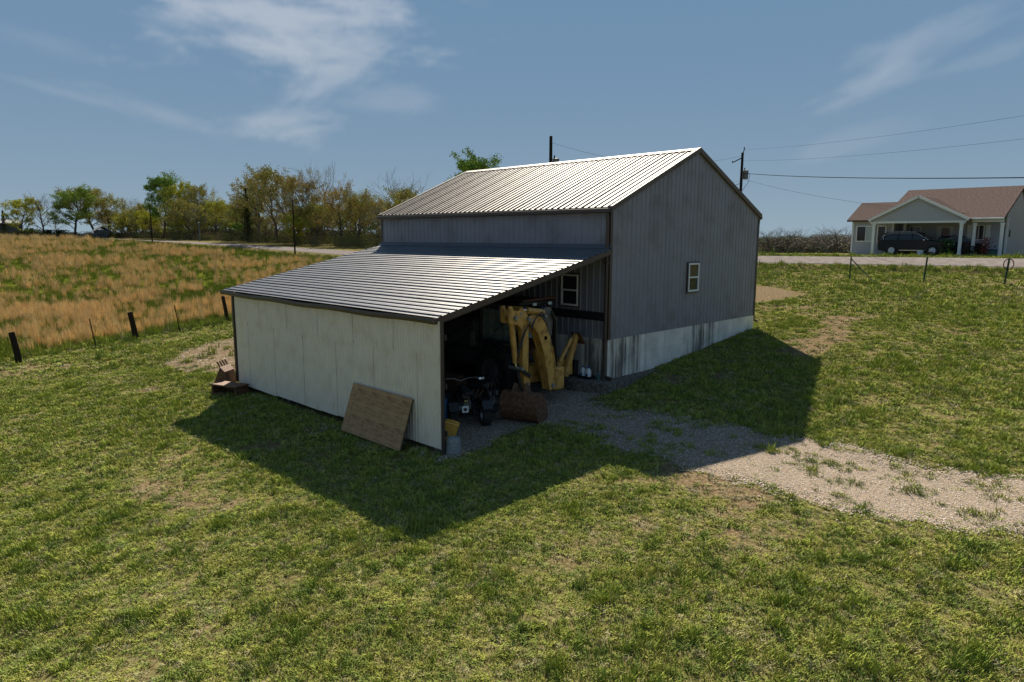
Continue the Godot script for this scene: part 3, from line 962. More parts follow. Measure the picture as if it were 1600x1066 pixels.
	for i in shell.size() - 1:
		var a: Vector2 = shell[i]
		var c: Vector2 = shell[i + 1]
		for th in [0.0, 0.022]:
			var q := [c0 + fd * (a.x - th) + up * a.y - wd * 0.5, c0 + fd * (a.x - th) + up * a.y + wd * 0.5, c0 + fd * (c.x - th) + up * c.y + wd * 0.5, c0 + fd * (c.x - th) + up * c.y - wd * 0.5]
			bk.quad(q[3], q[2], q[1], q[0])
	var bu := part(t, "digging_bucket", bk, "rust", "rust-brown digging bucket resting on the gravel")
	for s in [-0.52, 0.49]:
		var sd := B(o)
		sd.extrude(shell, c0 + wd * s, fd, up, wd * 0.03)
		part(bu, "side_plate", sd, "rust")
	for s in [-0.17, 0.14]:
		var er := B(o)
		er.extrude([Vector2(-0.1, 0.6), Vector2(0.34, 0.7), Vector2(0.36, 0.5), Vector2(0.44, 0.75), Vector2(0.3, 1.0), Vector2(0.1, 0.92)], c0 + wd * s, fd, up, wd * 0.03)
		part(bu, "ear", er, "rust")
	for s in [-0.5, -0.18, 0.15, 0.47]:
		var st := B(o)
		st.extrude([Vector2(0.21, 0.0), Vector2(0.36, 0.11), Vector2(0.435, 0.27), Vector2(0.446, 0.45), Vector2(0.395, 0.63), Vector2(0.38, 0.62), Vector2(0.43, 0.45), Vector2(0.42, 0.28), Vector2(0.35, 0.12), Vector2(0.22, 0.01)], c0 + wd * s, fd, up, wd * 0.05)
		part(bu, "wear_strap", st, "rust")
	# swing post and rear frame
	var sw := B(o)
	sw.box(P(-1.86, -0.88, 0.5), Vector3(0.42, 0.62, 0.5), Basis.IDENTITY, 0.04)
	part(t, "swing_post", sw, "yellow_paint")
	var fr := B(o)
	fr.box(P(-1.5, -0.78, 1.0), Vector3(1.8, 0.5, 0.32), Basis.IDENTITY, 0.03)
	part(t, "rear_frame", fr, "yellow_paint")
	# stabiliser legs, folded up
	for s in [1.0, -1.0]:
		var q := func(x: float, y: float, v: float) -> Vector3: return P(-1.5 + s * (x + 1.5) - (0.0 if s > 0 else 0.1), y, v)
		var lg := B(o)
		lg.beam(q.call(-1.1, -1.0, 0.72), q.call(-0.62, 0.16, 0.72), 0.13, 0.15, 0.015)
		var l := part(t, "stabiliser_leg", lg, "yellow_paint")
		var sc := B(o)
		sc.rod(q.call(-1.32, -0.55, 0.74), q.call(-0.82, 0.05, 0.74), 0.055, 10)
		part(l, "cylinder", sc, "yellow_paint")
		var ft := B(o)
		ft.beam(q.call(-0.66, 0.22, 0.72), q.call(-0.42, -0.12, 0.72), 0.36, 0.06, 0.01)
		part(l, "foot", ft, "rust")
	# chassis, wheels, hood, loader
	var ch := B(o)
	ch.box(P(-1.5, -0.72, 3.7), Vector3(0.8, 0.5, 5.2), Basis.IDENTITY, 0.03)
	part(t, "chassis", ch, "cab_grey")
	var hd := B(o)
	hd.box(P(-1.5, 0.0, 4.6), Vector3(0.95, 0.9, 1.9), Basis.IDENTITY, 0.1)
	part(t, "hood", hd, "cab_grey")
	for s in [-1.0, 1.0]:
		wheel(t, o, P(-1.5 + s * 0.8, H(-1.5 + s * 0.8, 2.3) + 0.70, 2.3), Vector3(s, 0, 0), 0.7, 0.42, "cab_grey", 18)
		wheel(t, o, P(-1.5 + s * 0.75, H(-1.5 + s * 0.75, 4.9) + 0.47, 4.9), Vector3(s, 0, 0), 0.46, 0.3, "cab_grey", 14)
		var fe := B(o)
		fe.box(P(-1.5 + s * 0.8, -0.05, 2.3), Vector3(0.46, 0.06, 1.2), Basis.IDENTITY, 0.02)
		part(t, "fender", fe, "black_paint")
		var la := B(o)
		la.beam(P(-1.5 + s * 0.62, 0.3, 3.4), P(-1.5 + s * 0.62, -1.0, 6.0), 0.1, 0.22, 0.02)
		part(t, "loader_arm", la, "cab_grey")
	var lb := B(o)
	lb.extrude([Vector2(6.0, -1.45), Vector2(6.9, -1.5), Vector2(6.9, -1.44), Vector2(6.2, -1.3), Vector2(6.1, -0.9), Vector2(6.5, -0.5), Vector2(6.4, -0.46), Vector2(6.0, -0.8)], P(-2.65, 0, 0), pv, up, px * 2.3)
	part(t, "loader_bucket", lb, "rust")
	# cab
	for cx in [-2.15, -0.85]:
		for cv in [1.55, 3.1]:
			var po := B(o)
			po.beam(P(cx, -0.35, cv), P(cx * 0.97 - 0.045, 1.0, cv), 0.09, 0.09, 0.012)
			part(t, "cab_post", po, "black_paint")
	var rf := B(o)
	rf.box(P(-1.5, 1.08, 2.3), Vector3(1.5, 0.13, 1.8), Basis.IDENTITY, 0.045)
	var ro := part(t, "cab_roof", rf, "black_paint")
	var rt := B(o)
	rt.box(P(-1.45, 1.17, 1.45), Vector3(1.42, 0.07, 0.12), Basis(Vector3(0, 0, 1), 0.03), 0.02)
	part(ro, "roof_rail", rt, "rust")
	for lx in [-1.66, -1.02]:
		var wl := B(o)
		wl.box(P(lx, 1.04, 1.385), Vector3(0.16, 0.085, 0.03), Basis.IDENTITY, 0.012)
		part(ro, "work_light", wl, "jug_white")
	var rg := B(o)
	rg.box(P(-1.5, 0.4, 1.56), Vector3(1.2, 1.0, 0.012))
	part(t, "rear_window", rg, "glass")
	for gx in [-2.14, -0.86]:
		var sg := B(o)
		sg.box(P(gx, 0.35, 2.3), Vector3(0.012, 1.0, 1.4))
		part(t, "side_window", sg, "glass")
	var se := B(o)
	se.box(P(-1.5, -0.15, 2.3), Vector3(0.5, 0.14, 0.5), Basis.IDENTITY, 0.05)
	se.box(P(-1.5, 0.15, 2.55), Vector3(0.48, 0.55, 0.12), Basis.IDENTITY, 0.05)
	part(t, "seat", se, "black_paint")
	# hydraulic hoses
	for i in 5:
		var hs := B(o)
		var k := i * 0.055
		hs.tube([P(dx - 2.25 + k, 1.02 - k, pl - 0.19 + k), P(dx - 2.05 + k * 0.5, 0.75, pl - 0.17 + k), P(dx - 1.98 + k * 0.6, 0.1, pl - 0.12 + k), P(dx - 1.86 + k * 0.6, -0.45, pl - 0.05 + k), P(-1.8 + k, -0.7, 0.5)], [0.026, 0.026, 0.026, 0.026, 0.026], 6)
		part(t, "hose", hs, "hose")
	for i in 3:
		var hs := B(o)
		hs.tube([P(dx - 2.5, 0.86, pl - 0.19), P(dx - 2.62 - i * 0.05, 1.03 - i * 0.03, pl - 0.21), P(dx - 2.84 - i * 0.04, 0.93 - i * 0.04, pl - 0.22), P(dx - 3.02, 0.7 - i * 0.07, pl - 0.2)], [0.016, 0.016, 0.016, 0.016], 5)
		part(t, "hose", hs, "hose")

func clutter() -> void:
	var up := Vector3.UP
	# quad bike with its works showing
	var o := G(-4.35, 1.35)
	var t := thing("quad_bike", "black quad bike with knobby tyres and bare engine, beside the digging bucket", "quad bike", o)
	var bs := Basis(up, -0.5)
	var q := func(x: float, y: float, z: float) -> Vector3: return o + bs * Vector3(x, y, z)
	var ax := bs * Vector3(1, 0, 0)
	for w in [[-0.42, 0.55], [0.42, 0.55], [-0.42, -0.55], [0.42, -0.55]]:
		wheel(t, o, q.call(w[0], 0.27, w[1]), ax * signf(w[0]), 0.27, 0.22, "steel", 14)
	var fm := B(o)
	for s in [-0.13, 0.13]:
		fm.tube([q.call(s, 0.3, 0.62), q.call(s, 0.3, -0.5), q.call(s, 0.75, -0.35), q.call(s, 0.8, 0.3), q.call(s, 0.3, 0.62)], [0.02, 0.02, 0.02, 0.02, 0.02], 6)
	part(t, "frame", fm, "black_paint")
	var en := B(o)
	en.box(q.call(0, 0.46, 0.05), Vector3(0.3, 0.26, 0.4), bs, 0.04)
	var eo := part(t, "engine", en, "steel")
	for k in 5:
		var fin := B(o)
		fin.box(q.call(0, 0.62 + k * 0.03, 0.12), Vector3(0.2, 0.012, 0.22), bs)
		part(eo, "cooling_fin", fin, "steel")
	var ca := B(o)
	ca.box(q.call(-0.03, 0.62, 0.33), Vector3(0.15, 0.1, 0.12), bs, 0.03)
	part(eo, "carburettor", ca, "chrome")
	var ex := B(o)
	ex.tube([q.call(-0.2, 0.5, 0.2), q.call(-0.25, 0.34, 0.42), q.call(-0.27, 0.4, 0.6), q.call(-0.27, 0.55, 0.72)], [0.028, 0.028, 0.03, 0.03], 8)
	part(t, "exhaust", ex, "steel")
	var tk := B(o)
	tk.box(q.call(0, 0.83, -0.12), Vector3(0.26, 0.16, 0.4), bs, 0.06)
	part(t, "fuel_tank", tk, "black_paint")
	var st := B(o)
	st.box(q.call(0, 0.84, 0.35), Vector3(0.28, 0.1, 0.55), bs, 0.05)
	part(t, "seat", st, "rubber")
	for s in [-0.42, 0.42]:
		for z in [-0.55, 0.55]:
			var fe := B(o)
			fe.extrude([Vector2(-0.34, 0.44), Vector2(-0.2, 0.62), Vector2(0.15, 0.64), Vector2(0.32, 0.48), Vector2(0.34, 0.5), Vector2(0.16, 0.68), Vector2(-0.22, 0.66), Vector2(-0.37, 0.46)], q.call(s - 0.13, 0, z), bs * Vector3(0, 0, 1), up, ax * 0.26)
			part(t, "fender", fe, "black_paint")
	var hb := B(o)
	hb.tube([q.call(-0.42, 1.08, -0.25), q.call(-0.2, 1.06, -0.35), q.call(0, 0.98, -0.38), q.call(0.2, 1.06, -0.35), q.call(0.42, 1.08, -0.25)], [0.016, 0.016, 0.016, 0.016, 0.016], 6)
	part(t, "handlebar", hb, "steel")
	var pb := B(o)
	pb.box(q.call(-0.12, 0.48, 0.68), Vector3(0.17, 0.17, 0.02), bs, 0.02)
	var pbo := part(t, "badge_plate", pb, "jug_white")
	var st2 := B(o)
	st2.lathe([Vector2(0.0, 0.0), Vector2(0.05, 0.0), Vector2(0.05, 0.004), Vector2(0.0, 0.004)], q.call(-0.12, 0.48, 0.691), bs * Basis(Vector3.RIGHT, PI / 2.0), 5, false)
	part(pbo, "emblem", st2, "black_paint")
	# a second, smaller machine behind: lawn tractor
	var lo := G(-3.6, 3.3)
	var lt := thing("lawn_tractor", "brown-hooded lawn tractor standing in the shade behind the quad bike", "lawn tractor", lo)
	var lb := Basis(up, 0.35)
	var lq := func(x: float, y: float, z: float) -> Vector3: return lo + lb * Vector3(x, y, z)
	var hood := B(lo)
	hood.extrude([Vector2(-0.5, 0.35), Vector2(-0.5, 0.62), Vector2(-0.38, 0.78), Vector2(0.3, 0.86), Vector2(0.42, 0.84), Vector2(0.42, 0.35)], lq.call(-0.28, 0, 0.25), lb * Vector3(0, 0, -1), up, lb * Vector3(0.56, 0, 0))
	part(lt, "hood", hood, "rust")
	var ls := B(lo)
	ls.box(lq.call(0, 0.62, -0.75), Vector3(0.46, 0.1, 0.42), lb, 0.04)
	part(lt, "seat", ls, "rubber")
	var lk := B(lo)
	lk.box(lq.call(0, 0.4, -0.2), Vector3(0.6, 0.1, 1.5), lb, 0.03)
	part(lt, "deck", lk, "black_paint")
	var lsw := B(lo)
	lsw.tube([lq.call(0, 0.45, -0.25), lq.call(0, 0.95, -0.4)], [0.02, 0.02], 6)
	part(lt, "steering_column", lsw, "black_paint")
	for w in [[-0.36, -0.72, 0.26], [0.36, -0.72, 0.26], [-0.36, 0.5, 0.19], [0.36, 0.5, 0.19]]:
		wheel(lt, lo, lq.call(w[0], w[2], w[1]), lb * Vector3(signf(w[0]), 0, 0), w[2], 0.17, "steel")
	# loose engine on a pallet, tubes and brackets round it
	var eo2 := G(-3.55, 1.55)
	var et := thing("loose_engine", "grimy dark engine with silver fittings standing on a pallet by the quad bike", "engine", eo2)
	var eb := Basis(up, 0.3)
	var eq := func(x: float, y: float, z: float) -> Vector3: return eo2 + eb * Vector3(x, y, z)
	for i in 5:
		var sl := B(eo2)
		sl.box(eq.call(0, 0.11, -0.4 + i * 0.2), Vector3(1.0, 0.025, 0.13), eb)
		part(et, "pallet_slat", sl, "grey_wood")
	for i in 3:
		var rn := B(eo2)
		rn.box(eq.call(-0.45 + i * 0.45, 0.05, 0), Vector3(0.07, 0.09, 0.95), eb)
		part(et, "pallet_runner", rn, "grey_wood")
	var blk := B(eo2)
	blk.box(eq.call(0, 0.42, 0), Vector3(0.42, 0.42, 0.62), eb, 0.03)
	part(et, "block", blk, "black_paint")
	for s in [-1.0, 1.0]:
		var hd2 := B(eo2)
		hd2.box(eq.call(s * 0.17, 0.72, 0), Vector3(0.22, 0.2, 0.58), eb * Basis(Vector3(0, 0, 1), -s * 0.5), 0.03)
		part(et, "cylinder_head", hd2, "black_paint")
		for k in 4:
			var mf := B(eo2)
			mf.tube([eq.call(s * 0.24, 0.66, -0.22 + k * 0.14), eq.call(s * 0.36, 0.6, -0.22 + k * 0.14), eq.call(s * 0.4, 0.46, -0.1 + k * 0.07)], [0.03, 0.03, 0.03], 6)
			part(et, "manifold_pipe", mf, "rust")
	for pl2 in [[0.0, 0.35, 0.13], [-0.16, 0.55, 0.07], [0.17, 0.52, 0.08]]:
		var pu := B(eo2)
		pu.lathe([Vector2(0.0, 0.0), Vector2(pl2[2], 0.0), Vector2(pl2[2] * 0.85, 0.02), Vector2(pl2[2], 0.04), Vector2(0.0, 0.04)], eq.call(pl2[0], pl2[1], 0.33), eb * Basis(Vector3.RIGHT, PI / 2.0), 14)
		part(et, "pulley", pu, "steel")
	var al := B(eo2)
	al.lathe([Vector2(0.0, 0.0), Vector2(0.08, 0.0), Vector2(0.09, 0.03), Vector2(0.09, 0.12), Vector2(0.0, 0.14)], eq.call(-0.2, 0.78, 0.2), eb * Basis(Vector3.RIGHT, PI / 2.0), 12)
	part(et, "alternator", al, "chrome")
	var ai := B(eo2)
	ai.lathe([Vector2(0.0, 0.0), Vector2(0.16, 0.0), Vector2(0.17, 0.03), Vector2(0.16, 0.08), Vector2(0.05, 0.1), Vector2(0.0, 0.1)], eq.call(0, 0.88, -0.05), eb, 16)
	part(et, "air_cleaner", ai, "chrome")
	for i in 4:
		var hh := B(eo2)
		hh.tube([eq.call(-0.1 + i * 0.08, 0.85, 0.2), eq.call(-0.2 + i * 0.12, 1.0 + 0.03 * i, 0.26), eq.call(-0.3 + i * 0.2, 0.75, 0.36), eq.call(-0.25 + i * 0.16, 0.4, 0.38)], [0.015, 0.015, 0.015, 0.015], 5)
		part(et, "hose", hh, "hose")
	# rack of boards on the wall
	var ro := G(-5.85, 4.2)
	var rk := thing("lumber_rack", "dark rack of loose boards along the inside of the cream wall", "lumber rack", ro)
	for v in [2.8, 4.4, 6.0]:
		var ps := B(ro)
		ps.box(P(-5.75, H(-5.75, v) + 1.0, v), Vector3(0.08, 2.0, 0.08), Basis.IDENTITY, 0.005)
		var po := part(rk, "upright", ps, "dark_wood")
		for h in [0.7, 1.3]:
			var br := B(ro)
			br.box(P(-5.5, H(-5.75, v) + h, v), Vector3(0.5, 0.05, 0.06))
			part(po, "bracket", br, "dark_wood")
	for i in 7:
		var bd := B(ro)
		var h := 0.75 if i < 4 else 1.35
		bd.box(P(-5.62 + (i % 4) * 0.12, ro.y + h + 0.03 * (i % 2), 4.4 + 0.12 * sin(i * 2.0)), Vector3(0.11, 0.04, 3.9), Basis(up, 0.01 * sin(i * 1.7)))
		part(rk, "board", bd, "grey_wood")
	# barrel, tote, bucket of set mortar
	var ba := G(-5.35, 1.25)
	var bt := thing("plastic_barrel", "blue plastic barrel standing behind the yellow box in the lean-to", "barrel", ba)
	var bb := B(ba)
	bb.lathe([Vector2(0.0, 0.0), Vector2(0.25, 0.0), Vector2(0.28, 0.05), Vector2(0.285, 0.28), Vector2(0.295, 0.3), Vector2(0.285, 0.32), Vector2(0.285, 0.56), Vector2(0.295, 0.58), Vector2(0.285, 0.6), Vector2(0.275, 0.84), Vector2(0.24, 0.88), Vector2(0.22, 0.87), Vector2(0.0, 0.87)], ba, Basis.IDENTITY, 24)
	part(bt, "drum", bb, "blue_plastic")
	for s in [-0.12, 0.12]:
		var bg := B(ba)
		bg.lathe([Vector2(0.03, 0.86), Vector2(0.03, 0.9), Vector2(0.0, 0.9)], ba + Vector3(s, 0, 0), Basis.IDENTITY, 10)
		part(bt, "bung", bg, "black_paint")
	var yo := G(-5.62, 0.42) + up * 0.29
	var yt := thing("plastic_tote", "yellow plastic box tipped against the lean-to's corner post", "plastic box", yo)
	var yb := Basis(up, 0.75) * Basis(Vector3.RIGHT, 0.30) * Basis(Vector3(0, 0, 1), -0.14)
	var ym := B(yo)
	ym.box(yo, Vector3(0.50, 0.48, 0.34), yb, 0.03)
	part(yt, "body", ym, "yellow_plastic")
	var yh := B(yo)
	yh.box(yo + yb * Vector3(0.03, 0.17, 0.172), Vector3(0.15, 0.05, 0.012), yb, 0.004)
	yh.box(yo + yb * Vector3(0.03, 0.19, 0.178), Vector3(0.09, 0.06, 0.012), yb, 0.004)
	part(yt, "latch", yh, "black_paint")
	var yr := B(yo)
	yr.box(yo + yb * Vector3(0, 0.2, 0), Vector3(0.53, 0.03, 0.37), yb, 0.012)
	part(yt, "rim", yr, "yellow_plastic")
	var mo := G(-5.95, -0.10)
	var mm := B(mo)
	mm.lathe([Vector2(0.0, 0.0), Vector2(0.19, 0.0), Vector2(0.185, 0.12), Vector2(0.17, 0.28), Vector2(0.15, 0.33), Vector2(0.08, 0.35), Vector2(0.0, 0.34)], mo, Basis(up, 0.4).scaled(Vector3(1, 1, 0.92)), 14)
	solo("mortar_lump", mm, "mortar_white", "pale bucket-shaped lump of set mortar at the lean-to's corner post", "mortar lump")
	# by the barn wall: flat black box, two white jugs in a tray, a green bottle
	var fo := P(-0.22, -1.15, 1.28)
	var bx := thing("black_crate", "flat-sided black box against the concrete wall beside white jugs", "box", fo)
	var bm := B(fo)
	bm.box(fo + up * 0.22, Vector3(0.16, 0.44, 0.52), Basis(Vector3(0, 0, 1), -0.1), 0.015)
	part(bx, "body", bm, "black_paint")
	var bl := B(fo)
	bl.box(fo + Vector3(0.02, 0.445, 0), Vector3(0.19, 0.03, 0.55), Basis(Vector3(0, 0, 1), -0.1), 0.008)
	part(bx, "lid", bl, "black_paint")
	var to := P(-0.26, -1.148, 0.62)
	var tm := B(to)
	tm.box(to + up * 0.012, Vector3(0.28, 0.024, 0.44), Basis.IDENTITY, 0.006)
	for s in [-1.0, 1.0]:
		tm.box(to + Vector3(s * 0.135, 0.045, 0), Vector3(0.02, 0.06, 0.44))
		tm.box(to + Vector3(0, 0.045, s * 0.212), Vector3(0.25, 0.06, 0.018))
	solo("oil_tray", tm, "black_paint", "shallow black tray holding two white jugs", "tray")
	for i in 2:
		var jo := to + Vector3(-0.01, 0.028, 0.09 - 0.2 * i)
		var j := thing("oil_jug", "white jug with a dark blue cap in the black tray", "jug", jo, "white jugs in the tray")
		var jm := B(jo)
		jm.lathe([Vector2(0.0, 0.0), Vector2(0.075, 0.0), Vector2(0.085, 0.02), Vector2(0.085, 0.17), Vector2(0.07, 0.22), Vector2(0.035, 0.265), Vector2(0.03, 0.285)], jo, Basis(up, PI / 4.0), 16)
		part(j, "bottle", jm, "jug_white")
		var jc := B(jo)
		jc.lathe([Vector2(0.036, 0.275), Vector2(0.036, 0.315), Vector2(0.0, 0.315)], jo, Basis.IDENTITY, 12)
		part(j, "cap", jc, "jug_blue")
		var jh := B(jo)
		jh.tube([jo + Vector3(-0.05, 0.25, 0.03), jo + Vector3(-0.085, 0.2, 0.04), jo + Vector3(-0.09, 0.12, 0.04)], [0.014, 0.014, 0.014], 6)
		part(j, "handle", jh, "jug_white")
		var jl := B(jo)
		jl.box(jo + Vector3(-0.078, 0.08, 0), Vector3(0.02, 0.07, 0.07), Basis.IDENTITY, 0.004)
		part(j, "label", jl, "jug_blue")
	var go := P(-0.2, -1.148, 0.22)
	var gt := thing("spray_bottle", "slim pale green bottle with a dark cap by the barn downspout", "bottle", go)
	var gm := B(go)
	gm.lathe([Vector2(0.0, 0.0), Vector2(0.04, 0.0), Vector2(0.042, 0.16), Vector2(0.02, 0.2), Vector2(0.018, 0.22)], go, Basis.IDENTITY, 12)
	part(gt, "bottle", gm, "green_plastic")
	var gc := B(go)
	gc.lathe([Vector2(0.022, 0.21), Vector2(0.022, 0.26), Vector2(0.0, 0.26)], go, Basis.IDENTITY, 10)
	part(gt, "cap", gc, "black_paint")
func fences() -> void:
	var g := "posts of the field fence"
	var posts := [[-9.89, 24.6, 1.38, "wood", "thick dark wooden fence post nearest the end of the mown strip"], [-6.78, 25.08, 1.38, "steel", "thin steel fence post between two wooden posts by tall grass"], [-4.91, 25.43, 1.36, "wood", "thick dark wooden fence post between two thin steel posts"], [-2.75, 25.62, 1.36, "steel", "thin steel fence post between wooden posts, before the orange grass"], [-0.16, 25.77, 1.4, "wood", "dark leaning fence post just past the lean-to's far corner"]]
	for i in posts.size():
		var p: Array = posts[i]
		var o := G(p[0], p[1])
		var t := thing("fence_post", p[4], "fence post", o, g)
		var top := o + P(-0.20, p[2], 0.02)
		if p[3] == "wood":
			var m := B(o)
			var r := 0.13 if i < 4 else 0.10
			m.tube([o - Vector3.UP * 0.3, o + (top - o) * 0.4, top - (top - o) * 0.02, top], [r * 1.06, r, r * 0.92, r * 0.85], 9)
			part(t, "timber", m, "pole_wood")
		else:
			var m := B(o)
			m.beam(o - Vector3.UP * 0.3, top, 0.045, 0.012)
			m.beam(o - Vector3.UP * 0.3 + P(0.02, 0, 0.02), top + P(0.02, 0, 0.02), 0.012, 0.045)
			part(t, "shaft", m, "pole_wood")
			var st := B(o)
			for k in 12:
				st.box(o.lerp(top, 0.25 + 0.06 * k) + P(-0.02, 0, -0.02), Vector3(0.03, 0.02, 0.02))
			part(t, "studs", st, "pole_wood").set_meta("kind", "stuff")
	var rp := [[22.42, 1.13, 1.2, "green steel post with a diagonal brace, across from the house"], [22.45, -2.29, 1.22, "plain green steel post on the lawn facing the parked car"], [22.36, -5.57, 1.2, "green steel post with a coil of wire hung on top"]]
	for i in 3:
		var p: Array = rp[i]
		var o := G(p[0], p[1])
		var t := thing("steel_post", p[3], "fence post", o, "green steel posts by the road")
		var tilt: float = [0.0, 0.10, 0.13][i]
		var top := o + P(tilt * 0.7, p[2], -tilt * 0.7)
		var m := B(o)
		m.beam(o - Vector3.UP * 0.25, top, 0.075, 0.02)
		m.beam(o - Vector3.UP * 0.25 + P(0.02, 0, 0.02), top + P(0.02, 0, 0.02), 0.02, 0.07)
		part(t, "shaft", m, "post_green")
		if i == 0:
			var b := B(o)
			var e := G(22.0, -0.15)
			b.rod(top - Vector3.UP * 0.12, e, 0.028, 6)
			var bo := part(t, "brace", b, "post_green")
			var f := B(o)
			f.box(e + Vector3.UP * 0.04, Vector3(0.14, 0.10, 0.14), Basis.IDENTITY, 0.02)
			part(bo, "foot", f, "black_paint")
		if i == 2:
			for k in 5:
				var c := B(o)
				var pts := []
				var rr := []
				for j in 25:
					var a := TAU * j / 24.0
					pts.append(top + P(-0.06 - 0.012 * k, -0.22, 0.0) + (P(0.71, 0, -0.71) * cos(a) * (0.235 + 0.015 * sin(k * 2.3)) + Vector3.UP * sin(a) * (0.24 + 0.012 * cos(k * 1.7))))
					rr.append(0.009)
				c.tube(pts, rr, 5, false)
				part(t, "wire_coil", c, "wire")

func plank(m: MB, x: float, v0: float, v1: float, y0: float, y1: float) -> void:
	m.quad(P(x - 0.012, y0, v0), P(x - 0.012, y0, v1), P(x, y1, v1), P(x, y1, v0))
	m.quad(P(x, y0, v0), P(x, y0, v1), P(x - 0.012, y0, v1), P(x - 0.012, y0, v0))
func siding_wall(t: Node, o: Vector3, x: float, v0: float, v1: float, y0: float, y1: float, m: String, top: Callable) -> void:
	var k := 0
	var y := y0
	while y < y1:
		var b := B(o)
		var a0: Vector2 = top.call(y)
		var e := minf(y + 0.2, y1)
		var a1: Vector2 = top.call(e)
		var l := maxf(v0, a0.x)
		var r := minf(v1, a0.y)
		if r - l > 0.05:
			var l1 := maxf(v0, a1.x)
			var r1 := maxf(minf(v1, a1.y), l1 + 0.001)
			b.quad(P(x - 0.015, y, l), P(x - 0.015, y, r), P(x, e, r1), P(x, e, l1))
			b.quad(P(x + 0.01, y, l), P(x + 0.01, y, r), P(x - 0.015, y, r), P(x - 0.015, y, l))
			part(t, "siding_board", b, m)
		y += 0.2
		k += 1
func house_window(t: Node, o: Vector3, x: float, v0: float, v1: float, y0: float, y1: float, bars := 1, glass := "house_glass", shutters := false) -> void:
	var w := v1 - v0
	var fr := B(o)
	for s in [[v0 + 0.03, 0], [v1 - 0.03, 0]]:
		fr.box(P(x - 0.03, (y0 + y1) / 2.0, s[0]), Vector3(0.06, y1 - y0, 0.07))
	for yy in [y0 + 0.035, y1 - 0.035]:
		fr.box(P(x - 0.028, yy, (v0 + v1) / 2.0), Vector3(0.06, 0.07, w - 0.13))
	var f := part(t, "window", fr, "house_white")
	for i in bars:
		var br := B(o)
		br.box(P(x - 0.02, (y0 + y1) / 2.0, v0 + w * (i + 1) / (bars + 1)), Vector3(0.04, y1 - y0 - 0.14, 0.05))
		part(f, "mullion", br, "house_white")
	for i in bars + 1:
		var pn := B(o)
		pn.box(P(x - 0.006, (y0 + y1) / 2.0, v0 + w * (i + 0.5) / (bars + 1)), Vector3(0.012, y1 - y0 - 0.14, w / (bars + 1) - 0.09))
		part(f, "pane", pn, glass if i == bars - 1 or glass == "house_glass" else "house_glass")
	if shutters:
		for v in [v0 - 0.2, v1 + 0.2]:
			var sh := B(o)
			sh.box(P(x - 0.03, (y0 + y1) / 2.0, v), Vector3(0.04, y1 - y0, 0.3), Basis.IDENTITY, 0.01)
			part(f, "shutter", sh, "house_white")

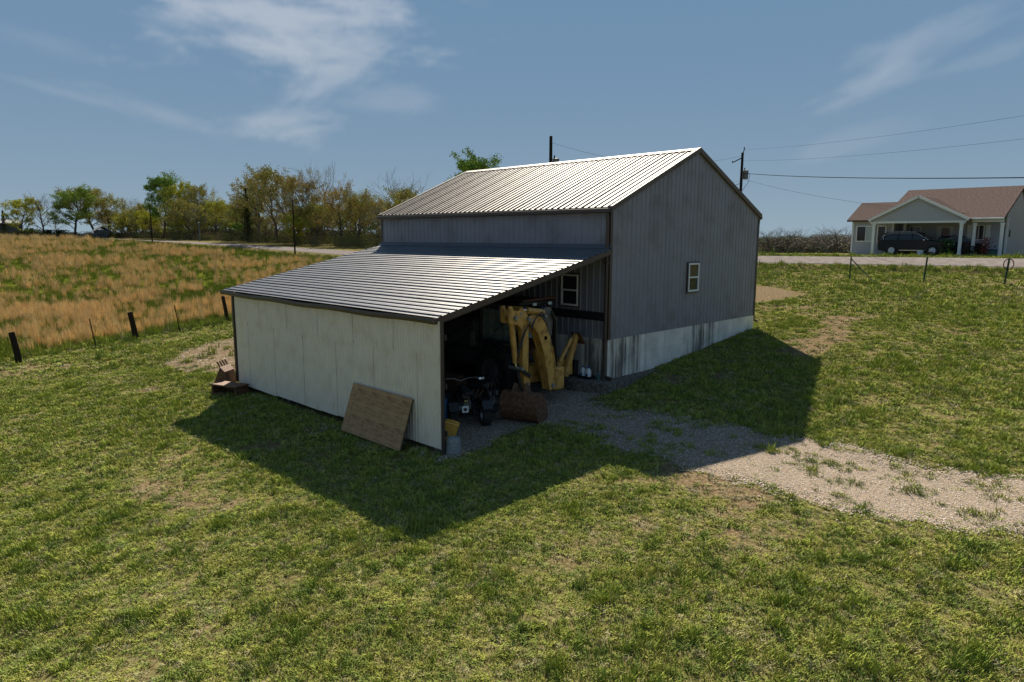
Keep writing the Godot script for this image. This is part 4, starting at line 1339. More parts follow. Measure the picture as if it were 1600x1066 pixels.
func house() -> void:
	var gy := 1.66
	var o := P(43.0, gy, 2.5)
	var t := thing("ranch_house", "grey ranch house with brown shingle roof and a gabled carport porch across the road", "house", o)
	var all := func(_y: float) -> Vector2: return Vector2(-99, 99)
	var slab := B(o)
	slab.box(P(46.0, gy - 0.135, 2.8), Vector3(12.4, 0.3, 10.4))
	part(t, "slab", slab, "pad")
	# left wing
	siding_wall(t, o, 41.6, 4.75, 7.55, gy, 4.28, "siding", all)
	house_window(t, o, 41.57, 5.92, 7.30, 2.66, 3.88, 1, "curtain")
	house_window(t, o, 41.57, 5.15, 5.80, 2.66, 3.88, 0)
	var core := B(o)
	core.box(P(44.6, (gy + 4.2) / 2.0, 6.1), Vector3(5.9, 4.2 - gy, 2.84))
	part(t, "wing_wall", core, "siding")
	var main := B(o)
	main.box(P(47.3, (gy + 4.3) / 2.0, 1.4), Vector3(8.1, 4.3 - gy, 6.7))
	part(t, "main_wall", main, "siding")
	siding_wall(t, o, 43.2, -1.95, 4.75, gy, 4.35, "siding", all)
	for v in [7.58, 4.72]:
		var ct := B(o)
		ct.box(P(41.58, (gy + 4.28) / 2.0, v), Vector3(0.12, 4.28 - gy, 0.12))
		part(t, "corner_trim", ct, "house_white")
	# roofs
	var rf := func(called: String, q: Array, th: float) -> MeshInstance3D:
		var b := B(o)
		var n: Vector3 = (q[1] - q[0]).cross(q[2] - q[0]).normalized()
		if n.y < 0: n = -n
		var lo := q.map(func(p): return p - n * th)
		for i in range(1, q.size() - 1):
			b.tri(q[0], q[i], q[i + 1]); b.tri(lo[0], lo[i + 1], lo[i])
		for i in q.size():
			var j := (i + 1) % q.size()
			b.quad(q[i], lo[i], lo[j], q[j])
		return part(t, called, b, "shingle")
	rf.call("wing_roof", [P(41.2, 4.30, 7.95), P(41.2, 4.30, 4.6), P(44.6, 5.76, 4.6), P(44.6, 5.76, 8.05)], 0.12)
	rf.call("wing_roof", [P(48.0, 4.30, 7.95), P(48.0, 4.30, 4.6), P(44.61, 5.76, 4.6), P(44.61, 5.76, 8.05)], 0.12)
	rf.call("main_roof", [P(41.0, 4.36, -2.25), P(41.0, 4.36, 5.45), P(47.4, 6.80, 5.45), P(47.4, 6.80, -2.25)], 0.14)
	rf.call("main_roof", [P(53.8, 4.36, -2.25), P(53.8, 4.36, 5.45), P(47.41, 6.80, 5.45), P(47.41, 6.80, -2.25)], 0.14)
	rf.call("porch_roof", [P(39.8, 4.28, 5.9), P(41.9, 4.28, 5.9), P(45.2, 5.92, 2.74), P(39.8, 5.92, 2.74)], 0.10)
	rf.call("porch_roof", [P(39.8, 4.28, -0.42), P(41.9, 4.28, -0.42), P(45.2, 5.925, 2.735), P(39.8, 5.925, 2.735)], 0.10)
	# porch gable
	siding_wall(t, o, 39.98, -0.3, 5.78, 4.14, 5.80, "siding", func(y: float) -> Vector2: return Vector2(2.74 - (5.86 - y) * 1.9, 2.74 + (5.86 - y) * 1.9))
	for s in [-1.0, 1.0]:
		var fb := B(o)
		fb.beam(P(39.8, 4.22, 2.74 + s * 3.2), P(39.8, 5.87, 2.74), 0.06, 0.17)
		part(t, "fascia", fb, "house_white")
	var bm := B(o)
	bm.box(P(40.05, 4.08, 2.74), Vector3(0.2, 0.14, 5.95))
	part(t, "porch_beam", bm, "house_white")
	for s in [[41.05, 1.1, -1.15, 0.08], [40.98, 1.9, -1.35, 0.12]]:
		pass
	var gt := B(o)
	gt.box(P(40.93, 4.28, -1.25), Vector3(0.13, 0.12, 2.0), Basis.IDENTITY, 0.03)
	part(t, "gutter", gt, "house_white")
	var bm2 := B(o)
	bm2.box(P(41.2, 4.13, -1.3), Vector3(0.15, 0.16, 1.8))
	part(t, "porch_beam", bm2, "house_white")
	for p in [[40.05, 5.58], [40.05, 0.0], [41.2, -0.55], [41.2, -2.14], [42.4, 4.15]]:
		var ps := B(o)
		var top := 4.0 if p[0] < 42.0 else 4.25
		ps.box(P(p[0], (gy + top) / 2.0, p[1]), Vector3(0.19, top - gy, 0.19), Basis.IDENTITY, 0.015)
		var po := part(t, "porch_post", ps, "house_white")
		for yy in [gy + 0.12, top - 0.08]:
			var cp := B(o)
			cp.box(P(p[0], yy, p[1]), Vector3(0.25, 0.14, 0.25), Basis.IDENTITY, 0.015)
			part(po, "collar", cp, "house_white")
	for v in [5.86, -0.32]:
		var dn := B(o)
		dn.tube([P(39.86, 4.22, v), P(39.95, 4.0, v - 0.12 * signf(v - 2.0)), P(39.93, 3.9, v - 0.25 * signf(v - 2.0))], [0.05, 0.045, 0.045], 6)
		part(t, "downspout", dn, "house_white")
	house_window(t, o, 43.17, 3.22, 4.02, 3.0, 3.85, 1, "curtain")
	house_window(t, o, 43.17, -0.80, -0.08, 2.80, 3.9, 1, "house_glass", true)
	var dr := B(o)
	dr.box(P(43.17, (gy + 3.85) / 2.0, 1.65), Vector3(0.06, 3.85 - gy, 1.1), Basis.IDENTITY, 0.01)
	var dor := part(t, "front_door", dr, "door_paint")
	var dg := B(o)
	dg.box(P(43.135, 3.1, 1.62), Vector3(0.014, 1.2, 0.5))
	part(dor, "pane", dg, "house_glass")
	var dk := B(o)
	dk.lathe([Vector2(0.0, 0.0), Vector2(0.03, 0.02), Vector2(0.03, 0.06), Vector2(0.0, 0.075)], P(43.13, 2.65, 1.25), Basis(Vector3(0, 0, 1), PI / 2.0), 8)
	part(dor, "knob", dk, "chrome")
	# right end wall with its gable
	var ge := B(o)
	ge.extrude([Vector2(43.2, gy), Vector2(51.4, gy), Vector2(51.4, 4.3), Vector2(47.4, 6.66), Vector2(43.2, 5.05)], P(0, 0, -2.06), Vector3.RIGHT, Vector3.UP, P(0, 0, 0.1))
	part(t, "end_wall", ge, "siding_tan")
	for k in 16:
		var sb := B(o)
		sb.box(P(47.3, gy + 0.1 + k * 0.2, -2.066), Vector3(8.1 if k < 13 else 6.0, 0.012, 0.016))
		part(t, "siding_lap", sb, "siding_tan")
	var et := B(o)
	et.box(P(43.18, (gy + 4.4) / 2.0, -2.09), Vector3(0.14, 4.4 - gy, 0.12))
	part(t, "corner_trim", et, "house_white")
	var wl := B(o)
	wl.box(P(44.4, 3.3, -2.1), Vector3(0.2, 0.5, 0.05), Basis.IDENTITY, 0.01)
	part(t, "wall_thermometer", wl, "black_paint")
	# concrete apron under the porch
	suv()
	car(); door_yard()

func car_body(t: Node, o: Vector3, q: Callable, prof: Array, w: float, glass: Array, gw: float) -> void:
	var m := B(o)
	var n := prof.size()
	# body shell: outer profile tucked in towards its edges
	var secs := [[-w / 2.0, 0.95], [-w / 2.0 + 0.08, 1.0], [w / 2.0 - 0.08, 1.0], [w / 2.0, 0.95]]
	var cy := 0.62
	var ring := []
	for s in secs:
		var r := []
		for p in prof:
			r.append(q.call(p.x * (0.985 if s[1] < 1.0 else 1.0), cy + (p.y - cy) * s[1], s[0]))
		ring.append(r)
	for i in 3:
		for k in n:
			var j := (k + 1) % n
			m.quad(ring[i][k], ring[i][j], ring[i + 1][j], ring[i + 1][k])
	var pp := PackedVector2Array()
	for p in prof: pp.append(p)
	var ix := Geometry2D.triangulate_polygon(pp)
	for e in [0, 3]:
		for i in range(0, ix.size(), 3):
			m.tri(ring[e][ix[i]], ring[e][ix[i + 1]], ring[e][ix[i + 2]])
	part(t, "body", m, "car_paint")
	var g := B(o)
	var gl := [[-gw / 2.0, 0.0], [gw / 2.0, 0.0]]
	var gr := []
	for s in [-1.0, 1.0]:
		var r := []
		for i in glass.size():
			var p: Vector2 = glass[i]
			var inset := 0.0 if i < 2 else 0.17
			r.append(q.call(p.x, p.y, s * (gw / 2.0 - inset)))
		gr.append(r)
	for k in glass.size():
		var j := (k + 1) % glass.size()
		g.quad(gr[0][k], gr[0][j], gr[1][j], gr[1][k])
	for e in 2:
		for i in range(1, glass.size() - 1):
			g.tri(gr[e][0], gr[e][i], gr[e][i + 1])
	part(t, "cabin_glass", g, "car_glass")
	var rf := B(o)
	rf.quad(q.call(glass[2].x + 0.06, glass[2].y + 0.015, -gw / 2.0 + 0.15), q.call(glass[-1].x - 0.08, glass[-1].y + 0.015, -gw / 2.0 + 0.15), q.call(glass[-1].x - 0.08, glass[-1].y + 0.015, gw / 2.0 - 0.15), q.call(glass[2].x + 0.06, glass[2].y + 0.015, gw / 2.0 - 0.15))
	part(t, "roof", rf, "car_paint")

func suv() -> void:
	# length runs along the front of the house, nose to the right
	var o := P(41.4, 1.70, 3.05)
	var t := thing("suv_car", "black sport utility car parked sideways under the gabled porch", "car", o)
	var q := func(l: float, h: float, s: float) -> Vector3: return o + Vector3(-s, h, l)
	var prof := [Vector2(-2.3, 0.35), Vector2(-2.36, 0.7), Vector2(-2.32, 1.02), Vector2(-2.25, 1.1), Vector2(0.75, 1.12), Vector2(1.0, 1.08), Vector2(1.9, 0.98), Vector2(2.28, 0.85), Vector2(2.36, 0.6), Vector2(2.3, 0.32), Vector2(1.85, 0.26), Vector2(-1.8, 0.26)]
	var glass := [Vector2(-2.28, 1.09), Vector2(1.12, 1.09), Vector2(0.25, 1.63), Vector2(-0.2, 1.68), Vector2(-1.75, 1.66), Vector2(-2.0, 1.55)]
	car_body(t, o, q, prof, 1.86, glass, 1.74)
	for l in [-1.35, 1.32]:
		for s in [-0.86, 0.86]:
			wheel(t, o, q.call(l, 0.37, s * 1.02), Vector3(-signf(s), 0, 0), 0.37, 0.24, "alloy")
			var ar := B(o)
			ar.lathe([Vector2(0.37, 0.0), Vector2(0.43, 0.0), Vector2(0.43, 0.012), Vector2(0.37, 0.012)], q.call(l, 0.37, s + signf(s) * 0.075), Basis(Vector3(0, 0, 1), PI / 2.0), 20)
			part(t, "wheel_arch", ar, "rubber")
	for l in [[-1.95, -1.9], [-1.0, -0.92], [-0.05, 0.03], [0.75, 0.82]]:
		var pl := B(o)
		pl.beam(q.call(l[0], 1.1, 0.876), q.call(l[0] * 0.9 - 0.05, 1.62, 0.715), 0.08, 0.05)
		part(t, "window_pillar", pl, "car_paint")
	var ch := B(o)
	ch.tube([q.call(1.02, 1.12, 0.885), q.call(0.2, 1.60, 0.735), q.call(-1.6, 1.62, 0.72), q.call(-2.05, 1.38, 0.79), q.call(-1.95, 1.13, 0.88)], [0.022, 0.022, 0.022, 0.022, 0.022], 5)
	part(t, "window_trim", ch, "chrome")
	var rk := B(o)
	rk.rod(q.call(-1.6, 1.72, 0.6), q.call(0.1, 1.72, 0.6), 0.022, 6)
	part(t, "roof_rail", rk, "chrome")
	var sl := B(o)
	sl.box(q.call(0.0, 0.36, 0.94), Vector3(0.03, 0.06, 1.7), Basis.IDENTITY, 0.01)
	part(t, "sill_trim", sl, "chrome")
	for s in [-0.7, 0.7]:
		var tl := B(o)
		tl.box(q.call(-2.28, 0.98, s), Vector3(0.36, 0.22, 0.16), Basis.IDENTITY, 0.03)
		part(t, "tail_light", tl, "tail_red")
		var hl := B(o)
		hl.box(q.call(2.2, 0.82, s), Vector3(0.4, 0.13, 0.22), Basis.IDENTITY, 0.03)
		part(t, "headlight", hl, "chrome")
	var mi := B(o)
	mi.box(q.call(0.75, 1.12, 1.0), Vector3(0.2, 0.14, 0.1), Basis.IDENTITY, 0.03)
	part(t, "mirror", mi, "chrome")
	for l in [-0.75, 0.2]:
		var dh := B(o)
		dh.box(q.call(l, 0.95, 0.94), Vector3(0.03, 0.03, 0.2), Basis.IDENTITY, 0.008)
		part(t, "door_handle", dh, "car_paint")

func car() -> void:
	var o := P(42.6, 1.70, 0.35)
	var t := thing("hatchback_car", "low dark car parked behind the black sport utility car", "car", o)
	var q := func(l: float, h: float, s: float) -> Vector3: return o + Vector3(s * 0.0, 0, 0) + Vector3(-s * 0.55, h, l)
	var prof := [Vector2(-1.6, 0.3), Vector2(-1.6, 0.95), Vector2(0.3, 1.0), Vector2(1.1, 0.88), Vector2(1.35, 0.72), Vector2(1.4, 0.35), Vector2(-1.3, 0.25)]
	var glass := [Vector2(-1.55, 0.96), Vector2(0.7, 0.96), Vector2(0.0, 1.4), Vector2(-0.4, 1.44), Vector2(-1.2, 1.4), Vector2(-1.4, 1.3)]
	car_body(t, o, q, prof, 1.7, glass, 1.55)
	for l in [-0.95, 0.85]:
		wheel(t, o, q.call(l, 0.31, 0.8), Vector3(-1, 0, 0), 0.31, 0.2, "alloy")
	var hl := B(o)
	hl.box(q.call(1.25, 0.75, 0.6), Vector3(0.2, 0.12, 0.25), Basis.IDENTITY, 0.03)
	part(t, "headlight", hl, "chrome")

func shrub(o: Vector3, r: float, h: float, n: int, col: Color, called: String, label: String) -> void:
	var t := thing(called, label, "shrub", o)
	var st := B(o)
	st.colored = true; st.col = Color(0.06, 0.045, 0.03)
	for i in 7:
		var a := rng.randf() * TAU
		st.tube([o - Vector3.UP * 0.05, o + Vector3(cos(a) * r * 0.5, h * 0.7, sin(a) * r * 0.5)], [0.02, 0.008], 4, false)
	part(t, "stems", st, "bark")
	var m := B(o)
	m.colored = true
	for i in n:
		var d := Vector3(rng.randfn(0, 0.45), rng.randf_range(-0.4, 0.5), rng.randfn(0, 0.45))
		var p := o + Vector3(d.x * r * 1.2, h * 0.55 + d.y * h, d.z * r * 1.2)
		leaf(m, p, r * 0.14, col)
	part(t, "foliage", m, "leaf")
func leaf(m: MB, p: Vector3, s: float, col: Color) -> void:
	var a := Vector3(rng.randf_range(-1, 1), rng.randf_range(-1, 1), rng.randf_range(-1, 1)).normalized()
	var b := a.cross(Vector3(rng.randf_range(-1, 1), rng.randf_range(-1, 1), rng.randf_range(-1, 1))).normalized()
	var k := rng.randf_range(0.65, 1.35)
	m.col = Color(col.r * k * rng.randf_range(0.9, 1.1), col.g * k, col.b * k)
	m.quad(p - a * s, p - b * s * 0.6, p + a * s, p + b * s * 0.6)

func door_yard() -> void:
	shrub(P(40.4, 1.72, 0.85), 0.45, 1.1, 420, Color(0.045, 0.09, 0.025), "green_shrub", "leafy green shrub standing in front of the parked car's nose")
	shrub(P(41.0, 1.70, -0.85), 0.6, 0.7, 320, Color(0.02, 0.03, 0.015), "dark_shrub", "low dark shrub between the white porch posts")
	shrub(P(40.6, 1.70, -1.35), 0.4, 1.25, 320, Color(0.16, 0.045, 0.04), "red_shrub", "dark red leafy shrub beside the house's end post")
	var o := G(39.9, 2.35) + Vector3.UP * 0.02
	var bm := B(o)
	bm.lathe([Vector2(0.0, 0.0), Vector2(0.17, 0.0), Vector2(0.21, 0.4), Vector2(0.22, 0.4), Vector2(0.22, 0.42), Vector2(0.18, 0.4), Vector2(0.16, 0.05), Vector2(0.0, 0.05)], o, Basis.IDENTITY, 16)
	solo("white_bucket", bm, "jug_white", "white plastic bucket on the ground before the black car", "bucket")
	var po := G(39.95, 1.75) + Vector3.UP * 0.02
	var pm := B(po)
	pm.lathe([Vector2(0.0, 0.0), Vector2(0.13, 0.0), Vector2(0.18, 0.26), Vector2(0.2, 0.26), Vector2(0.2, 0.32), Vector2(0.17, 0.32), Vector2(0.16, 0.28), Vector2(0.0, 0.28)], po, Basis.IDENTITY, 16)
	solo("flower_pot", pm, "rust", "terracotta flower pot between the white bucket and the green shrub", "flower pot")
	var bo := G(41.4, -1.7) + Vector3.UP * 0.02
	var bt := thing("storage_bin", "teal plastic storage bin on the porch by the end post", "storage bin", bo)
	var b1 := B(bo)
	b1.box(bo + Vector3.UP * 0.22, Vector3(0.5, 0.44, 0.8), Basis.IDENTITY, 0.04)
	part(bt, "bin", b1, "green_plastic")
	var b2 := B(bo)
	b2.box(bo + Vector3.UP * 0.47, Vector3(0.55, 0.06, 0.86), Basis.IDENTITY, 0.02)
	part(bt, "lid", b2, "blue_plastic")

func utility_pole(o: Vector3, h: float, r: float, label: String, transformer: bool, arm: bool) -> void:
	var t := thing("utility_pole", label, "utility pole", o, "utility poles along the road")
	var m := B(o)
	m.tube([o - Vector3.UP * 0.4, o + Vector3.UP * h * 0.5, o + Vector3.UP * h], [r * 1.25, r, r * 0.82], 10)
	part(t, "pole", m, "pole_wood")
	var side := P(0.704, 0, -0.71)
	if transformer:
		var c := o + Vector3.UP * (h - 2.2) + side * 0.42
		var b := B(o)
		b.lathe([Vector2(0.0, -0.45), Vector2(0.24, -0.45), Vector2(0.26, -0.4), Vector2(0.26, 0.32), Vector2(0.28, 0.34), Vector2(0.27, 0.42), Vector2(0.0, 0.48)], c, Basis.IDENTITY, 16)
		var tr := part(t, "transformer", b, "transformer_grey")
		var bu := B(o)
		bu.lathe([Vector2(0.05, 0.4), Vector2(0.07, 0.5), Vector2(0.04, 0.55), Vector2(0.07, 0.62), Vector2(0.03, 0.7), Vector2(0.0, 0.72)], c - side * 0.12, Basis.IDENTITY, 8)
		part(tr, "bushing", bu, "pole_wood")
		var bk := B(o)
		bk.box(c - side * 0.3, Vector3(0.25, 0.5, 0.12), Basis.IDENTITY, 0.01)
		part(tr, "bracket", bk, "steel")
		var dr := B(o)
		dr.tube([c + side * 0.2 + Vector3.UP * 0.3, c + side * 0.42, c + side * 0.34 - Vector3.UP * 0.7, c - side * 0.25 - Vector3.UP * 1.6], [0.02, 0.02, 0.02, 0.02], 5)
		part(t, "drop_wire", dr, "wire")
	if arm:
		var a := B(o)
		a.beam(o + Vector3.UP * (h - 0.5), o + Vector3.UP * (h - 1.0) - side * 1.0, 0.08, 0.1)
		var ao := part(t, "bracket_arm", a, "pole_wood")
		var ins := B(o)
		ins.lathe([Vector2(0.0, 0.0), Vector2(0.07, 0.02), Vector2(0.04, 0.08), Vector2(0.07, 0.14), Vector2(0.0, 0.22)], o + Vector3.UP * (h - 1.0) - side * 1.0, Basis.IDENTITY, 8)
		part(ao, "insulator", ins, "transformer_grey")
		var tp := B(o)
		tp.tube([o + Vector3.UP * (h - 0.1), o + Vector3.UP * (h + 0.25) + side * 0.15, o + Vector3.UP * (h + 0.55) + side * 0.15], [0.05, 0.05, 0.06], 6)
		part(t, "top_pin", tp, "pole_wood")
		var a2 := B(o)
		a2.beam(o + Vector3.UP * (h * 0.7), o + Vector3.UP * (h * 0.7 - 0.15) - side * 0.5, 0.06, 0.06)
		part(t, "service_hook", a2, "steel")

func cable(called: String, a: Vector3, b: Vector3, sag: float, r: float, label: String) -> MeshInstance3D:
	var m := B(a)
	var pts := []
	var rr := []
	for i in 17:
		var s := i / 16.0
		pts.append(a.lerp(b, s) - Vector3.UP * sag * 4.0 * s * (1.0 - s))
		rr.append(r)
	m.tube(pts, rr, 5, false)
	return solo(called, m, "wire", label, "cable", "overhead lines")

func poles() -> void:
	var a := G(52.0, 22.3)
	utility_pole(a, 10.2, 0.15, "wooden utility pole with transformer and bracket arm behind the barn gable", true, true)
	var b := G(27.0, 26.3)
	utility_pole(b, 10.4, 0.15, "wooden utility pole with transformer rising behind the barn roof ridge", true, false)
	utility_pole(G(27.0, 69.5), 6.9, 0.09, "slim dark utility pole at the roadside before the oaks", false, false)
	utility_pole(G(27.0, 122.0), 6.9, 0.10, "slim dark utility pole at the roadside far along the field", false, false)
	var w := thing("marker_pole", "pale bare pole across the road at the edge of the wood", "pole", G(35.0, 121.0))
	var wm := B(w.position)
	wm.tube([w.position - Vector3.UP * 0.2, w.position + Vector3.UP * 3.4], [0.14, 0.12], 8)
	part(w, "shaft", wm, "transformer_grey")
	var cap := B(w.position)
	cap.lathe([Vector2(0.15, 3.38), Vector2(0.15, 3.46), Vector2(0.0, 3.52)], w.position, Basis.IDENTITY, 8)
	part(w, "cap", cap, "transformer_grey")
	cable("power_cable", a + Vector3.UP * 8.15, P(18.0, 5.15, -9.6), 0.25, 0.024, "thick black cable running from the transformer pole past the house")
	var sp := B(P(21.0, 5.33, -6.7))
	var d := (P(18.0, 5.15, -9.6) - (a + Vector3.UP * 8.15)).normalized()
	for i in 2:
		cable("power_line", a + Vector3.UP * (10.5 - i * 1.1), P(22.0, [8.35, 7.3][i], -7.6), 0.3, 0.006, ["thin upper power line leaving the top of the transformer pole", "thin lower power line from the transformer pole, above the thick cable"][i])
	cable("service_line", a + Vector3.UP * 7.6, P(40.0, 4.6, -0.4), 0.5, 0.009, "thin service line dipping from the pole to the house roof")
	cable("power_line", b + Vector3.UP * 9.9, a + Vector3.UP * 9.9, 1.2, 0.009, "thin power line slung between the two transformer poles")
	cable("power_line", b + Vector3.UP * 7.4, a + Vector3.UP * 7.4, 0.8, 0.008, "thin lower line slung between the two transformer poles")
	var e := B(Vector3.ZERO)
	var c1 := P(20.6, 5.24, -7.0)
	# splice case hung on the thick cable
	var ca := a + Vector3.UP * 8.15
	var cb := P(18.0, 5.15, -9.6)
	var at := func(s: float) -> Vector3: return ca.lerp(cb, s) - Vector3.UP * 0.25 * 4.0 * s * (1.0 - s)
	var so: Vector3 = at.call(0.935)
	var t := thing("splice_case", "black splice case strapped to the thick overhead cable", "cable splice", so)
	var sm := B(so)
	sm.tube([at.call(0.925), at.call(0.9265), at.call(0.9455), at.call(0.947)], [0.03, 0.062, 0.062, 0.03], 10)
	part(t, "case", sm, "black_paint")
	for s in [0.905, 0.915]:
		var lp := B(so)
		var q: Vector3 = at.call(s)
		lp.tube([q, q + Vector3(0.02, 0.04, 0.1), q + Vector3(0.03, -0.05, 0.24), q + Vector3(0.02, 0.03, 0.4)], [0.012, 0.012, 0.012, 0.012], 5)
		part(t, "wire_loop", lp, "wire")
const TREES := [[40.0, 155.9, 13.0, 6.3, "green"], [42.0, 152.0, 11.9, 6.0, "yellow"], [44.0, 147.9, 10.8, 5.7, "olive"], [46.0, 146.0, 9.9, 5.4, "bare"], [44.0, 135.0, 8.4, 6.2, "yellow"], [48.0, 138.2, 7.6, 4.7, "olive"], [39.0, 109.3, 8.4, 2.7, "cedar"], [42.0, 111.4, 11.0, 6.5, "olive"], [40.0, 99.8, 11.5, 6.5, "olive"], [41.0, 94.3, 11.1, 6.7, "oak"], [44.0, 92.5, 12.7, 6.3, "bare"], [41.0, 81.4, 9.8, 5.8, "oak"], [44.0, 81.0, 7.9, 4.9, "olive"], [46.0, 79.1, 6.6, 4.4, "olive"], [18.5, 205.0, 6.4, 4.2, "cedar"], [21.5, 200.0, 9.7, 6.4, "yellow"], [25.2, 195.0, 10.7, 7.4, "bare"], [29.2, 200.0, 7.1, 4.3, "bare"], [28.5, 180.0, 11.4, 8.5, "green"], [33.5, 184.0, 11.4, 9.5, "olive"], [38.8, 192.0, 10.1, 7.4, "olive"], [38.5, 180.0, 5.5, 5.4, "yellow"], [43.9, 188.0, 10.1, 6.7, "bare"], [44.2, 182.0, 6.0, 4.9, "olive"]]
# one tree a unit high, limbs all the way up: [bark mesh, leaf mesh]
func grow(sd: int, spread: float, leaves: int, cols: Array, bark: Color, low: float, leaf_size: float) -> Array:
	rng.seed = sd
	var w := B()
	w.colored = true
	var ends := []
	var stem := [Vector3.ZERO]
	for i in 6:
		stem.append(stem[-1] + Vector3(rng.randfn(0, 0.022), 0.145, rng.randfn(0, 0.022)))
	var sr := [0.024, 0.02, 0.0175, 0.015, 0.012, 0.008, 0.004]
	w.col = bark
	w.tube(stem, sr, 6, false)
	var limbs := 17
	for i in limbs:
		var f := lerpf(low, 0.98, pow((i + rng.randf()) / limbs, 0.85))
		var at := clampf(f * 6.0 * 0.95, 0.0, 5.99)
		var o: Vector3 = stem[int(at)].lerp(stem[int(at) + 1], at - int(at))
		var t := i * 2.4 + rng.randf_range(-0.5, 0.5)
		var rise := lerpf(0.55, 1.6, f) * rng.randf_range(0.8, 1.2)
		var d := Vector3(cos(t), rise, sin(t)).normalized()
		var ln := spread * 0.25 * (0.55 + sin(PI * clampf((f - low) / (1.0 - low) * 0.8 + 0.2, 0, 1)) * 0.65) * rng.randf_range(0.75, 1.2)
		var stack := [[o, d, ln, 0.011 * (1.2 - f), 0]]
		while stack.size() > 0:
			var s: Array = stack.pop_back()
			var a: Vector3 = s[0]
			var dd: Vector3 = s[1]
			var l: float = s[2]
			var r: float = s[3]
			var lv: int = s[4]
			var mid := a + dd * l * 0.5 + Vector3(rng.randfn(0, 1), rng.randfn(0, 0.5), rng.randfn(0, 1)) * l * 0.07
			var e := a + dd * l
			w.col = bark * rng.randf_range(0.75, 1.25)
			w.tube([a, mid, e], [r, r * 0.8, r * 0.6], 3, false)
			if lv >= 1: ends.append(mid)
			ends.append(e)
			if lv >= 3: continue
			var n := 3 if lv < 2 else 2
			for k in n:
				var q := Vector3(rng.randfn(0, 1), rng.randfn(0, 0.7), rng.randfn(0, 1)).normalized()
				q = (q - dd * q.dot(dd)).normalized()
				var start := mid.lerp(e, rng.randf()) if k > 0 else e
				stack.append([start, (dd + q * rng.randf_range(0.4, 0.9) + Vector3.UP * 0.12).normalized(), l * rng.randf_range(0.5, 0.75), r * 0.58, lv + 1])
	var top := 0.0
	for q in ends: top = maxf(top, q.y)
	var lm := B()
	lm.colored = true
	for q in ends:
		for i in leaves:
			var p: Vector3 = q + Vector3(rng.randfn(0, 1), rng.randfn(0, 0.8), rng.randfn(0, 1)) * 0.02
			var c: Color = cols[rng.randi() % cols.size()]
			leaf(lm, p, leaf_size * rng.randf_range(0.6, 1.3), c * 1.9)
	for i in w.v.size(): w.v[i] /= top
	for i in lm.v.size(): lm.v[i] /= top
	return [w.mesh(), lm.mesh() if leaves > 0 else null]
func cedar(sd: int) -> Array:
	rng.seed = sd
	var w := B()
	w.colored = true; w.col = Color(0.05, 0.04, 0.03)
	w.tube([Vector3.ZERO, Vector3.UP * 0.95], [0.02, 0.004], 5, false)
	var lm := B()
	lm.colored = true
	for i in 2600:
		var h := pow(rng.randf(), 0.8)
		var r := 0.17 * (1.0 - h) * (0.75 + 0.35 * sin(h * 40.0)) + 0.015
		var a := rng.randf() * TAU
		var k := sqrt(rng.randf())
		leaf(lm, Vector3(cos(a) * r * k, 0.05 + h * 0.95, sin(a) * r * k), 0.012, Color(0.035, 0.045, 0.02))
	return [w.mesh(), lm.mesh()]
func put_tree(kind: Array, at: Vector3, h: float, label: String, group: String, called := "tree", widen := 1.0) -> void:
	var t := thing(called, label, "tree", at - Vector3.UP * 0.15, group)
	part(t, "trunk", kind[0], "bark")
	if kind[1]: part(t, "crown", kind[1], "leaf")
	t.rotation.y = fmod(at.x * 3.7 + at.z * 1.3, TAU)
	t.scale = Vector3(h * widen, h, h * widen)

